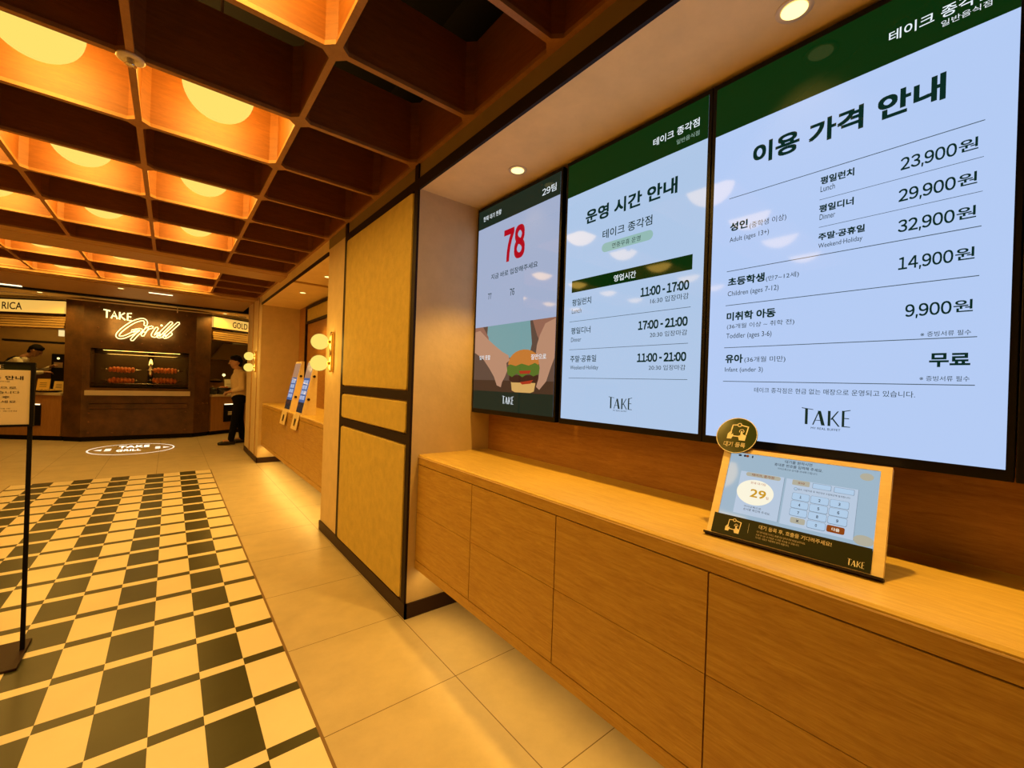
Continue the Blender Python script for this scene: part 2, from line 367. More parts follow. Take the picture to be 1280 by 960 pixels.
def pillar(ya, yb, panelled):
    p = struct(MB().box(XC, XB+.12, ya, yb, 0, 2.75).build('pillar', M['plaster'], keep=True))
    mb = MB().box(XC-.012, XC, ya-.012, yb, 0, .085).box(XC-.012, XB, ya-.012, ya, 0, .085)
    mb.build('baseboard', M['base'], p)
    if panelled:
        mb = MB()
        e = .014
        mb.box(XC-e, XC, ya, ya+.045, .085, ZG+.01)
        mb.box(XC-e, XC, 3.525, 3.585, .085, ZG+.01)
        for z0, z1 in ((ZN, ZN+.055), (1.262, 1.318), (1.005, 1.062)): mb.box(XC-e, XC, ya+.045, 3.525, z0, z1)
        mb.build('metal_strip', M['dark'], p)
        for z0, z1 in ((1.325, ZN-.006), (1.07, 1.255), (.10, .998)):
            mb = MB(); fr = lambda u, v: (XC-.02, u, v)
            pts = []; r = .022; u0, u1 = ya+.053, 3.518
            for cx, cy, a0 in ((u1-r, z1-r, 0), (u0+r, z1-r, 90), (u0+r, z0+r, 180), (u1-r, z0+r, 270)):
                pts += [(XC-.02, cx+r*math.cos(math.radians(a0+k*22.5)), cy+r*math.sin(math.radians(a0+k*22.5))) for k in range(5)]
            mb.slab(pts, (.021, 0, 0)); mb.build('stucco_panel', M['panel'], p, bevel=.006)
    return p
pillar(Y1, Y2, True)
p2 = pillar(Y3, Y4, False)
MB().box(XC-.008, XC, 7.95, 7.98, .085, ZG).box(XC-.012, XC, 8.5, 8.54, .085, ZG).build('door_track', M['lattice_oak'], p2)
# bay beyond the pillar: back wall with a dark framed window
wb = struct(MB().box(XB, XB+.12, Y2, Y3, 0, ZN).build('wall_bay', M['oak_wall'], keep=True))
wf = struct(MB().box(XB-.03, XB, 4.6, 7.19, 2.43, 2.47).box(XB-.03, XB, 4.6, 7.19, 2.20, 2.235).box(XB-.03, XB, 7.15, 7.19, .95, 2.43)
       .box(XB-.03, XB, 4.6, 4.64, .95, 2.43).build('window_1', M['dark'], keep=True))
MB().box(XB-.012, XB, 4.64, 7.15, 2.235, 2.43).build('transom_panel', M['panel'], wf)
# side panel past the second pillar
s = struct(MB().box(1.19, 1.77, Y4, 9.72, 0, 2.64).build('wall_portal', M['plaster'], keep=True))
MB().box(1.18, 1.19, Y4, 9.72, .08, 1.02).build('wood_dado', M['oak_wall'], s)
MB().box(1.178, 1.19, Y4, 9.72, 0, .08).build('baseboard', M['base'], s)

struct(MB().box(XC-.004, XC, -3, Y2, ZN+.055, ZG).build('shaded_strip', mat('shaded_frieze', (.24, .17, .06), .8, vary=.06, bump=.1), keep=True))  # darker colour stands in for the shade below the lattice

# coffered lattice: octagonal cells with a lip
XN = [1.09-.6235*i for i in range(7)]
def lattice(ynodes, name):
    mb = MB()
    def octo(x0, x1, y0, y1, m, c, z):
        a, b, e, f = x0+m, x1-m, y0+m, y1-m
        return [(a+c, e, z), (b-c, e, z), (b, e+c, z), (b, f-c, z), (b-c, f, z), (a+c, f, z), (a, f-c, z), (a, e+c, z)]
    for i in range(len(XN)-1):
        for j in range(len(ynodes)-1):
            x0, x1, y0, y1 = XN[i+1], XN[i], ynodes[j], ynodes[j+1]
            V = lambda ps: [mb.bm.verts.new(p) for p in ps]
            sq = V([(x0, y0, ZG), (x1, y0, ZG), (x1, y1, ZG), (x0, y1, ZG)])
            lip = V(octo(x0, x1, y0, y1, .013, .032, ZG)); lip2 = V(octo(x0, x1, y0, y1, .013, .032, ZG+.018))
            inn = V(octo(x0, x1, y0, y1, .006, .036, ZG+.018)); top = V(octo(x0, x1, y0, y1, .006, .036, ZD))
            sq2 = V([(x0, y0, ZD), (x1, y0, ZD), (x1, y1, ZD), (x0, y1, ZD)])
            def ring(A, B, mi):
                mb.mi = mi
                for k in range(len(A)): mb._f([A[k], A[(k+1) % len(A)], B[(k+1) % len(A)], B[k]])
            mb.mi = 1
            for k in range(4):       # flat underside between square and octagon
                a, b = lip[(2*k) % 8], lip[(2*k+1) % 8]; c = lip[(2*k+2) % 8]
                mb._f([sq[k], sq[(k+1) % 4], b, a]); mb._f([sq[(k+1) % 4], c, b])
            ring(lip, lip2, 1); ring(lip2, inn, 1); ring(inn, top, 0)
            mb.mi = 0
            for k in range(4):
                a, b = top[(2*k) % 8], top[(2*k+1) % 8]; c = top[(2*k+2) % 8]
                mb._f([sq2[k], a, b, sq2[(k+1) % 4]]); mb._f([sq2[(k+1) % 4], b, c])
    mb.mi = 1
    mb.box(XN[0], XN[0]+.012, ynodes[0], ynodes[-1], ZG, ZD)
    mb.box(XN[-1]-.2, XN[-1], ynodes[0], ynodes[-1], ZG, ZD)
    o = mb.build(name, [M['coffer'], M['coffer_lip']], keep=True, normals=False); struct(o)
    bm = bmesh.new(); bm.from_mesh(o.data); bmesh.ops.remove_doubles(bm, verts=bm.verts, dist=.0005); bmesh.ops.recalc_face_normals(bm, faces=bm.faces); bm.to_mesh(o.data); bm.free()
YN = [1.735+.585*k for k in range(-7, 8)]
YM = [6.36+.58*k for k in range(4)]
lattice(YN, 'ceiling_lattice'); lattice(YM, 'ceiling_lattice')
def beam(y0, y1, z0, prof):
    mb = MB(); n = [(y0, ZG+.1), (y0, z0+.03), (y0+.02, z0+.012), (y0+.05, z0+.012), (y0+.06, z0), (y1-.06, z0), (y1-.05, z0+.012), (y1-.02, z0+.012), (y1, z0+.03), (y1, ZG+.1)]
    mb.slab([(-2.86, a, b) for a, b in n], (2.86+XC-.002, 0, 0)); return struct(mb.build('beam', M['lattice_oak'], keep=True))
beam(5.83, 6.36, 2.612, 0)
sf = struct(MB().box(-2.86, XC-.002, 8.1, 9.95, ZG-.005, 2.9).build('ceiling', M['lattice_oak'], keep=True))
MB().box(-2.86, XC-.002, 8.1, 8.16, ZG-.03, ZG-.005).box(-2.86, XC-.002, 8.5, 8.53, ZG-.015, ZG-.005).build('moulding', M['lattice_oak'], sf)
struct(MB().box(-4.8, 1.9, 9.95, 10.12, ZG-.03, 2.9).build('trim_4', M['black'], keep=True))
# kitchen shell
struct(MB().box(-5, 3.4, 10.1, 15, 2.74, 2.8).build('ceiling', M['soffit'], keep=True))
struct(MB().box(-5, 3.4, 14.3, 14.4, 0, 2.9).build('wall_kitchen', M['kitchen'], keep=True))
struct(MB().box(3.3, 3.4, 9.95, 14.4, 0, 2.9).build('wall_kitchen', M['kitchen'], keep=True))
struct(MB().box(-5, -4.9, 9.9, 14.4, 0, 2.9).build('wall_kitchen', M['kitchen'], keep=True))
struct(MB().box(1.77, 3.4, 9.85, 9.95, 0, 2.9).build('wall_kitchen', M['plaster'], keep=True))
struct(MB().box(-5, -2.86, 9.8, 9.9, 0, 2.9).build('wall_kitchen', M['plaster'], keep=True))

# ------------------------------------------------------------------ drawer units and worktops
def worktop(ya, yb, label):
    x0 = 1.148; t = thing('worktop', label, 'worktop', ((x0+XB)/2, (ya+yb)/2, .892))
    MB().slab([(x0+.007, ya, .949), (x0, ya, .942), (x0, ya, .9385), (x0, ya, .9355), (XB-.001, ya, .9355), (XB-.001, ya, .949)], (0, yb-ya, 0)).build('top', M['oak_top'], t)
    MB().box(x0-.001, x0+.004, ya, yb, .9335, .9375).build('edge_highlight', M['edge'], t)  # thin pale strip standing in for the chamfer highlight
    MB().box(x0+.0015, XB-.001, ya, yb, .892, .9334).build('front_edge', M['oak'], t)
worktop(-1.2, Y1, 'long oak worktop below the price screens, carrying the framed check-in tablet')
worktop(Y2, Y3, 'oak worktop in the far bay under two leaning self-order kiosks')
def cabinet(ya, yb, label, group):
    x0 = 1.148; g = .0022; c = thing('drawer_unit', label, 'cabinet', ((x0+XB)/2, (ya+yb)/2, .282), group)
    MB().box(x0+.02, XB, ya+.001, yb-.001, .282, .888).build('carcass', M['base'], c)
    for z0, z1 in ((.332+g, .612), (.612+g, .888)):
        MB().box(x0, x0+.02, ya+g, yb-g, z0, z1).build('drawer_front', M['oak'], c)
    MB().box(x0, x0+.02, ya, yb, .282, .332-g).build('bottom_rail', M['oak'], c)
    return c
ys = [Y1, 1.702, 1.13, .548, -.03, -.61, -1.19]
for i, lb in enumerate(['wall-hung oak drawer unit touching the stucco pillar, narrowest looking in the row', 'wall-hung oak drawer unit under the hours screen, second from the pillar',
                        'wall-hung oak drawer unit left of and below the check-in tablet, third from the pillar', 'wall-hung oak drawer unit directly under the check-in tablet, large in front',
                        'wall-hung oak drawer unit at the right end of the row beyond the tablet']):
    cabinet(ys[i+1], ys[i], lb, 'oak drawer units under the screens')
yb2 = [Y2+.9025*k for k in range(5)]
for i, lb in enumerate(['far-bay oak drawer unit right behind the stucco pillar', 'far-bay oak drawer unit under the nearer leaning kiosk',
                        'far-bay oak drawer unit under the farther leaning kiosk', 'far-bay oak drawer unit against the farther pillar']):
    cabinet(yb2[i], yb2[i+1], lb, 'oak drawer units in the far bay')
def led(ya, yb, label, k_=1):
    mb = MB().box(1.20, 1.22, ya, yb, .272, .282); o = mb.build('led_strip', M['glow_strip']); tag(o, label, 'light strip')
    light('led_glow', 'AREA', (1.21, (ya+yb)/2, .268), LED_W*k_*(yb-ya), o, shape='RECTANGLE', size=.03, size_y=yb-ya)
led(-1.1, Y1-.04, 'thin light strip under the drawer units below the screens', .75)
led(Y2+.04, Y3-.04, 'thin light strip under the drawer units in the far bay', 1.4)

# ------------------------------------------------------------------ lamps
def globe_lamp(x, y, label, lit=True):
    t = thing('globe_lamp', label, 'lamp', (x, y, 2.81), 'opal globes in the ceiling coffers')
    MB().ball((x, y, 2.81), .15, u=40, v=24).build('globe', M['globe'], t)
    MB().lathe([(.028, 0), (.034, .004), (.034, .03), (.008, .034), (.008, .39), (.05, .395), (.05, .415)], (x, y, 2.95)).build('stem', M['dark'], t)
    light('globe_light', 'POINT', (x, y, 2.81), GLOBE_W, t, shadow_soft_size=.156)
rown = {-3: 'over the entrance', -1: 'nearest the viewer', 1: 'in the first lit row', 3: 'in the second lit row', 5: 'in the third lit row'}
coln = ['', 'first from the dark edge', 'second from the dark edge', 'third from the dark edge', 'fourth from the dark edge', 'fifth from the dark edge']
YL = {-3: YN[4], -1: YN[6], 1: YN[8], 3: YN[10], 5: YN[12]}
for r, (k, y) in enumerate(YL.items()):
    if k == -3: continue
    for c in range(1, 6):
        if c == 5 and k < 1: continue
        globe_lamp((XN[c]+XN[c+1])/2, y+.2925, 'globe lamp in %s, %s' % (['the hidden row behind the viewpoint', 'the lit coffer row nearest overhead', 'the nearest full lit coffer row', 'the second full lit coffer row', 'the last lit coffer row before the beam'][r], coln[c]))
for r, y in enumerate((YM[0]+.29, YM[2]+.29)):
    for c in range(1, 5):
        globe_lamp((XN[c]+XN[c+1])/2, y, 'globe lamp in the %s lit row beyond the cross beam, %s' % (['first', 'last'][r], coln[c]))
def downlight(x, y, z, label, power, group, r=.042, blend=.5, spot=1.5):
    if z > 2.7: spot = 2.75
    t = thing('downlight', label, 'lamp', (x, y, z), group)
    MB().lathe([(r*.82, -.001), (r*1.12, -.003), (r*1.15, 0), (r*.8, .004)], (x, y, z)).build('trim_ring', M['ring'], t)
    MB().lathe([(r*.8, -.0035), (r*.5, -.005), (.001, -.0055)], (x, y, z)).build('lens', M['lens'], t)
    if power: light('downlight_beam', 'SPOT', (x, y, z-.012), power, t, spot_size=spot, spot_blend=blend, shadow_soft_size=.035)
downlight(1.38, 1.724, ZN, 'small round recessed downlight in plaster soffit above the waiting-number screen', SPOT_W, 'downlights over the screens')
downlight(1.38, .466, ZN, 'round recessed downlight at top edge of view above the price screen', SPOT_W, 'downlights over the screens')
downlight(1.38, -.792, ZN, 'recessed downlight in the soffit past the price screen', SPOT_W, 'downlights over the screens')
downlight(1.34, 6.136, ZN, 'farther recessed downlight in the far bay ceiling', SPOT_W*.8, 'downlights in the far bay')
downlight(1.33, 4.95, ZN, 'recessed downlight in the far bay ceiling beside the stucco pillar edge', SPOT_W*.8, 'downlights in the far bay')
downlight(-1.86, 11.30, 2.74, 'tiny downlight over the counter left of the grill booth', KITCHEN_W, 'kitchen downlights')
downlight(.93, 11.5, 2.74, 'tiny downlight over the counter right of the grill booth', KITCHEN_W, 'kitchen downlights')
downlight(-1.3, 10.7, 2.74, 'added fill downlight nearer the sliding rail left of the booth', KITCHEN_W, 'kitchen downlights')  # this and the next three are added lamps to brighten the kitchen
downlight(-2.9, 11.6, 2.74, 'added fill downlight over the far end of the left counter', KITCHEN_W, 'kitchen downlights')
downlight(1.9, 11.7, 2.74, 'added fill downlight at the far end of the right counter', KITCHEN_W, 'kitchen downlights')
downlight(-2.1, 13.3, 2.74, 'added fill downlight over the cook in the left kitchen', KITCHEN_W, 'kitchen downlights')
downlight(-.617, 8.806, ZG-.005, 'tiny downlight in the wooden soffit before the grill booth', 8, 'soffit lights')
o = MB().box(-.295, .002, 8.85, 8.89, ZG-.012, ZG-.005).build('strip_light', M['glow_strip']); tag(o, 'short glowing strip light set in the wooden soffit', 'strip light')
o = MB().box(-2.5, -1.82, 9.86, 9.93, ZG-.014, ZG-.005).build('strip_light', M['glow_strip']); tag(o, 'long glowing strip light at the left end of the soffit', 'strip light')
# sprinkler rose under the lattice crossing
t = thing('ceiling_sensor', 'small white round sensor at a lattice crossing overhead', 'sensor', (XN[2], YN[8], ZG))
MB().lathe([(.044, 0), (.046, -.006), (.038, -.011), (.024, -.011), (.018, -.006)], (XN[2], YN[8], ZG)).build('housing', M['ring'], t)
MB().lathe([(.012, -.004), (.012, -.026), (.02, -.030), (.004, -.032)], (XN[2], YN[8], ZG)).build('probe', M['chrome'], t)
def sconce(y, label):
    t = thing('wall_sconce', label, 'lamp', (XC, y, 1.6), 'twin globe sconces')
    mb = MB(); pts = []
    for cz, a0 in ((1.755, 0), (1.455, 180)):
        pts += [(XC-.03, y+.026*math.cos(math.radians(a0+k*18)), cz+.026*math.sin(math.radians(a0+k*18))) for k in range(11)]
    mb.slab(pts, (.03, 0, 0)); mb.build('back_plate', M['brass'], t, bevel=.006)
    for z in (1.69, 1.506):
        MB().tube([(XC-.03, y, z), (XC-.075, y+.03, z)], .014, 10).build('arm', M['brass'], t)
        MB().ball((XC-.102, y+.05, z), .072, sz=.94).build('globe', M['globe'], t)
        light('sconce_light', 'POINT', (XC-.102, y+.05, z), 1.4, t, shadow_soft_size=.076)
sconce(3.85, 'brass wall light with two stacked globes on the stucco pillar')
sconce(8.06, 'distant brass wall light with two stacked globes on the farther pillar')

# ------------------------------------------------------------------ wall displays
XS = 1.50
def display(name, label, y0, y1, fr_m, parts):
    t = thing('display_screen', label, 'screen', (XS, (y0+y1)/2, 1.195), 'portrait wall displays')
    MB().box(XS+.001, XS+.075, y0-.0135, y1+.0135, 1.195, 2.478).build('housing', M['black_gloss'], t, bevel=.002)
    MB().box(XS+.075, XB-.002, (y0+y1)/2-.2, (y0+y1)/2+.2, 1.6, 2.1).build('wall_bracket', M['black'], t)
    for part, m, draw, dx in parts:
        mb = MB(); fr = lambda u, v, d=dx: (XS-d, u, v); draw(mb, fr); mb.build(part, m, t, normals=False)
    return t
def T(lst, bold):
    def d(mb, fr):
        for b, u0, u1, v0, v1 in lst:
            if all(ch in '0123456789,:- ' for ch in b): number(mb, b, u0, u1, v0, v1, fr, bold)
            else: write(mb, b, u0, u1, v0, v1, fr, bold)
    return d
def lines(lst, wd):
    def d(mb, fr):
        for u0, u1, v in lst: rect(mb, u0, u1, v-wd/2, v+wd/2, fr)
    return d
def multi(*ds):
    def d(mb, fr):
        for q in ds: q(mb, fr)
    return d
L1, L2, L3 = .0003, .0006, .0009
# price board
P_BOLD = [('이용 가격 안내', .612, .163, 2.139, 2.203), ('성인', .681, .625, 1.936, 1.9637), ('평일런치', .420, .341, 2.0085, 2.030), ('평일디너', .421, .340, 1.925, 1.946), ('주말·공휴일', .421, .313, 1.8413, 1.8615),
          ('초등학생', .682, .567, 1.7453, 1.7726), ('미취학 아동', .682, .531, 1.6252, 1.6529), ('유아', .682, .626, 1.4794, 1.5073), ('무료', .173, .104, 1.461, 1.4936)]
P_MID = [(p, u, .138, z, z+.0315) for p, u, z in (('23,900', .241, 1.985), ('29,900', .243, 1.9015), ('32,900', .242, 1.8195), ('14,900', .239, 1.7195), ('9,900', .222, 1.5925))]
P_MID += [('원', .134, .102, z, z+.029) for z in (1.987, 1.9035, 1.8215, 1.7215, 1.5945)]
P_THIN = [('Lunch', .420, .385, 1.9857, 2.0029), ('Dinner', .420, .382, 1.902, 1.9188), ('Weekend·Holiday', .421, .317, 1.8134, 1.8317), ('(중학생 이상)', .618, .509, 1.9263, 1.9497), ('Adult (ages 13+)', .682, .558, 1.8924, 1.9139),
          ('(만7~12세)', .562, .469, 1.7403, 1.7598), ('Children (ages 7-12)', .682, .524, 1.7052, 1.7269), ('(36개월 이상 ~ 취학 전)', .681, .477, 1.594, 1.6133), ('Toddler (ages 3-6)', .682, .540, 1.559, 1.5811),
          ('※ 증빙서류 필수', .192, .103, 1.5375, 1.5505), ('(36개월 미만)', .620, .498, 1.4777, 1.4989), ('Infant (under 3)', .683, .562, 1.4442, 1.4642), ('※ 증빙서류 필수', .191, .103, 1.4245, 1.4375),
          ('테이크 종각점은 현금 없는 매장으로 운영되고 있습니다.', .586, .198, 1.3805, 1.397), ('MY REAL BUFFET', .424, .352, 1.2768, 1.2833)]
display('price', 'largest wall display with admission prices under a green header band', .042, .743, None, [
    ('panel', M['lcd_bg'], lambda mb, fr: rect(mb, .743, .042, 1.222, 2.458, fr), 0),
    ('header_band', M['lcd_green'], lambda mb, fr: rect(mb, .743, .042, 2.288, 2.458, fr), L1),
    ('header_lettering', M['lcd_white'], multi(T([('테이크 종각점', .274, .087, 2.345, 2.374)], .018), T([('일반음식점', .173, .087, 2.3225, 2.338)], 0)), L2),
    ('lettering', M['lcd_ink'], multi(T(P_BOLD, .06), T(P_MID, .022), T(P_THIN, .002)), L2),
    ('ruled_line', M['lcd_grey'], multi(lines([(.688, .092, 2.051), (.688, .092, 1.797), (.688, .093, 1.6785), (.688, .093, 1.532), (.688, .094, 1.4155)], .0022), lines([(.422, .092, 1.9632), (.421, .092, 1.8805)], .0014)), L2),
    ('logo', M['lcd_ink'], lambda mb, fr: logo(mb, .449, .330, 1.290, 1.340, fr), L2)])
# opening hours
H_BOLD = [('운영 시간 안내', 1.346, .888, 2.1412, 2.2023), ('11:00 - 17:00', 1.034, .826, 1.7583, 1.7924), ('17:00 - 21:00', 1.040, .827, 1.6228, 1.6557), ('11:00 - 21:00', 1.040, .828, 1.4902, 1.5225)]
H_MID = [('테이크 종각점', 1.244, .992, 2.046, 2.0854), ('평일런치', 1.416, 1.299, 1.7651, 1.7972), ('평일디너', 1.417, 1.297, 1.630, 1.6605), ('주말·공휴일', 1.417, 1.258, 1.4955, 1.5263)]
H_THIN = [('연중무휴 운영', 1.190, 1.045, 1.9933, 2.0159), ('Lunch', 1.417, 1.356, 1.7285, 1.7515), ('16:30 입장마감', .988, .825, 1.7224, 1.7452), ('Dinner', 1.416, 1.352, 1.5923, 1.6132), ('20:30 입장마감', .985, .826, 1.5867, 1.6078),
          ('Weekend·Holiday', 1.416, 1.244, 1.455, 1.4789), ('20:30 입장마감', .985, .828, 1.4553, 1.4755), ('MY REAL BUFFET', 1.154, 1.082, 1.2788, 1.2845)]
display('hours', 'middle wall display with opening hours table and green bar', .772, 1.469, None, [
    ('panel', M['lcd_bg2'], lambda mb, fr: rect(mb, 1.469, .772, 1.222, 2.458, fr), 0),
    ('header_band', M['lcd_green'], lambda mb, fr: rect(mb, 1.469, .772, 2.300, 2.458, fr), L1),
    ('header_lettering', M['lcd_white'], T([('테이크 종각점', .999, .806, 2.3614, 2.3925)], .018), L2),
    ('header_lettering', M['lcd_soft'], T([('일반음식점', .896, .805, 2.3267, 2.3449)], 0), L2),
    ('title_bar', M['lcd_green'], lambda mb, fr: rect(mb, 1.423, .815, 1.8301, 1.8872, fr), L1),
    ('bar_lettering', M['lcd_white'], T([('영업시간', 1.174, 1.061, 1.843, 1.8713)], .02), L2),
    ('label_pill', M['lcd_pill'], lambda mb, fr: rrect(mb, .986, 1.247, 1.985, 2.0257, .0203, fr), L1),
    ('lettering', M['lcd_ink'], multi(T(H_BOLD, .055), T(H_MID, .018), T(H_THIN, .002)), L2),
    ('ruled_line', M['lcd_grey'], lines([(1.43, .816, 1.6904), (1.426, .821, 1.5554), (1.424, .819, 1.4194)], .002), L2),
    ('logo', M['lcd_ink'], lambda mb, fr: logo(mb, 1.18, 1.058, 1.2896, 1.3411, fr), L2)])
# waiting numbers, burger picture
def pic(cloth):
    return lambda mb, fr: flat(mb, cloth, fr)
hand_far = [(2.242, 1.70), (2.19, 1.705), (2.10, 1.645), (2.03, 1.605), (1.955, 1.565), (1.90, 1.545), (1.885, 1.515), (1.915, 1.50), (1.905, 1.455), (1.925, 1.42), (1.95, 1.39), (1.96, 1.36), (2.0, 1.37), (2.03, 1.42), (2.08, 1.47), (2.15, 1.53), (2.242, 1.57)]
hand_near = [(1.525, 1.72), (1.60, 1.70), (1.64, 1.64), (1.66, 1.59), (1.665, 1.55), (1.645, 1.52), (1.632, 1.47), (1.64, 1.41), (1.655, 1.37), (1.63, 1.355), (1.58, 1.40), (1.55, 1.47), (1.525, 1.52)]
display('queue', 'darkest wall display showing a red 78 above a burger held in two hands', 1.524, 2.245, None, [
    ('panel', M['lcd_bg1'], lambda mb, fr: rect(mb, 2.245, 1.524, 1.222, 2.458, fr), 0),
    ('header_band', M['lcd_slate'], lambda mb, fr: rect(mb, 2.245, 1.524, 2.342, 2.458, fr), L1),
    ('footer_band', M['lcd_slate'], lambda mb, fr: rect(mb, 2.245, 1.524, 1.222, 1.334, fr), L1),
    ('header_lettering', M['lcd_white'], T([('현재 대기 현황', 2.195, 2.013, 2.385, 2.4156), ('29', 1.658, 1.598, 2.376, 2.409), ('팀', 1.590, 1.554, 2.374, 2.412)], .008), L2),
    ('big_number', M['lcd_red'], T([('78', 1.972, 1.793, 2.0936, 2.2672)], .05), L2),
    ('lettering', M['lcd_ink'], T([('지금 바로 입장해주세요', 2.094, 1.676, 2.0069, 2.0393), ('77', 2.120, 2.085, 1.8916, 1.9263), ('76', 1.906, 1.865, 1.8857, 1.9231)], .014), L2),
    ('picture', M['lcd_pic'], lambda mb, fr: rect(mb, 2.245, 1.524, 1.334, 1.726, fr), L1),
    ('picture_table', M['lcd_wood'], lambda mb, fr: rect(mb, 2.245, 1.524, 1.334, 1.40, fr), L1+.00005),
    ('picture_cloth', M['lcd_cloth'], pic([(2.11, 1.726), (1.72, 1.726), (1.70, 1.60), (1.72, 1.53), (2.06, 1.53), (2.12, 1.60)]), L1+.0001),
    ('picture_arm', M['lcd_skin2'], pic([(2.245, 1.62), (2.245, 1.726), (2.16, 1.726), (2.10, 1.66), (2.09, 1.60)]), L1+.00015),
    ('picture_arm', M['lcd_skin2'], pic([(1.524, 1.726), (1.70, 1.726), (1.66, 1.64), (1.60, 1.56), (1.524, 1.54)]), L1+.00015),
    ('picture_bun', M['lcd_bun'], pic([(1.895, 1.478), (1.633, 1.478)] + [(1.764+.135*math.cos(a), 1.49+.082*math.sin(a)) for a in [k*math.pi/12 for k in range(0, 13)]][::-1][::-1]), L2),
    ('picture_bun', M['lcd_bun2'], pic([(1.868, 1.395), (1.660, 1.395), (1.672, 1.345), (1.70, 1.336), (1.83, 1.336), (1.858, 1.345)]), L2),
    ('picture_lettuce', M['lcd_leaf'], pic([(1.915, 1.47), (1.88, 1.492), (1.83, 1.482), (1.78, 1.495), (1.72, 1.483), (1.67, 1.497), (1.62, 1.475), (1.632, 1.44), (1.68, 1.425), (1.72, 1.44), (1.77, 1.42), (1.82, 1.44), (1.86, 1.42), (1.90, 1.435)]), L2+.0001),
    ('picture_patty', M['lcd_patty'], pic([(1.885, 1.43), (1.64, 1.432), (1.636, 1.405), (1.66, 1.39), (1.86, 1.39), (1.886, 1.405)]), L2+.00005),
    ('picture_tomato', M['lcd_tom'], multi(pic([(1.80, 1.455), (1.70, 1.457), (1.71, 1.44), (1.79, 1.438)]), pic([(1.79, 1.392), (1.68, 1.406), (1.70, 1.386), (1.77, 1.38)])), L2+.0002),
    ('picture_hand', M['lcd_skin'], pic(hand_far), L2+.00025),
    ('picture_hand', M['lcd_skin'], pic(hand_near), L2+.00025),
    ('picture_lettering', M['lcd_white'], T([('잊지 못할', 2.189, 2.075, 1.523, 1.5509), ('질만으로', 1.703, 1.586, 1.515, 1.5432)], .01), L3),
    ('logo', M['lcd_white'], lambda mb, fr: logo(mb, 1.943, 1.839, 1.266, 1.3117, fr), L2)])
t = thing('display_screen', 'switched-off black wall display past the price screen', 'screen', (XS, -.35, 1.195), 'portrait wall displays')
MB().box(XS+.001, XS+.075, -.72, .0265, 1.195, 2.478).build('housing', M['black_gloss'], t, bevel=.002)
MB().box(XS-.0005, XS+.002, -.69, .0, 1.222, 2.458).build('panel', M['black_gloss'], t)

# ------------------------------------------------------------------ check-in tablet in a pale wooden frame
KY, KT, KW, KH = .067, 1.105, .404, .275
kd = Vector((math.sin(KY), -math.cos(KY), 0)); kb = Vector((math.cos(KY), math.sin(KY), 0)); ku = kb*math.cos(KT)+Vector((0, 0, math.sin(KT))); kn = kd.cross(ku)   # kn: towards the user
KO = Vector((1.274, .619, .957))
kt = thing('checkin_tablet', 'pale wood framed touch tablet for check-in leaning on the worktop', 'tablet', KO)
def kf(u, v, d=0): return KO + kd*u + ku*v + kn*d
if kn.x > 0: kn = -kn
def kbox(name, m, u0, u1, v0, v1, d0, d1, parent=kt, bevel=0):
    return MB().hexa([kf(u0, v0, d0), kf(u1, v0, d0), kf(u1, v1, d0), kf(u0, v1, d0)], [kf(u0, v0, d1), kf(u1, v0, d1), kf(u1, v1, d1), kf(u0, v1, d1)]).build(name, m, parent, bevel=bevel)
mb = MB()
for u0, u1, v0, v1 in ((0, .0215, 0, KH), (.382, KW, 0, KH), (.0215, .382, .262, KH), (.0215, .382, 0, .012)):
    mb.hexa([kf(u0, v0, -.026), kf(u1, v0, -.026), kf(u1, v1, -.026), kf(u0, v1, -.026)], [kf(u0, v0, 0), kf(u1, v0, 0), kf(u1, v1, 0), kf(u0, v1, 0)])
mb.build('frame', M['frame_wood'], kt)
kbox('back_shell', M['black'], .01, KW-.01, .01, KH-.01, -.036, -.026)
kbox('screen_glass', M['k_bg'], .0215, .382, .062, .262, -.02, -.004)
kbox('foot_plate', M['dark'], -.004, KW+.002, -.006, 0, -.03, .012)
MB().slab([kf(.15, .01, -.036), kf(.25, .01, -.036), kf(.25, .2, -.036), kf(.15, .2, -.036)], (.09, 0, 0)).build('rear_wedge', M['frame_wood'], kt)
fl = [M['k_bg']]
def kdraw(name, m, fn, d):
    mb = MB(); fn(mb, lambda u, v: kf(u, v, d)); return mb.build(name, m, kt, normals=False)
kdraw('screen_card', M['k_card'], lambda mb, f: (rect(mb, .0600, .176, .0755, .2055, f), rect(mb, .181, .342, .0735, .2045, f)), -.0038)
kdraw('screen_divider', M['k_line'], lambda mb, f: (rect(mb, .1755, .1765, .0755, .2055, f), rect(mb, .342, .3428, .0735, .2045, f)), -.0036)
kdraw('screen_title', M['k_ink'], lambda mb, f: (write(mb, '대기를 원하시면', .170, .236, .2487, .258, f, .01), write(mb, '휴대폰 번호를 입력해 주세요.', .1447, .2614, .2365, .2455, f, .01),
      write(mb, '카카오톡으로 순서를 안내해 드립니다.', .1545, .2513, .2265, .2325, f), write(mb, '순서를 확인해 주세요.', .0861, .156, .0885, .0955, f), write(mb, '카카오톡으로', .0861, .132, .098, .1035, f),
      write(mb, '필수, 이용약관 및 개인정보 수집제공에 동의합니다.', .212, .328, .1755, .181, f), ell(mb, .048, .2545, .005, .003, f), ell(mb, .062, .2545, .0035, .0035, f), ell(mb, .0835, .254, .002, .004, f)), -.0034)
kdraw('screen_pill', M['k_grey'], lambda mb, f: (rrect(mb, .0752, .167, .1925, .2045, .006, f), rrect(mb, .196, .237, .189, .204, .002, f), ell(mb, .3555, .2418, .014, .010, f), rrect(mb, .205, .239, .0825, .0985, .004, f), ell(mb, .362, .078, .02, .013, f)), -.0035)
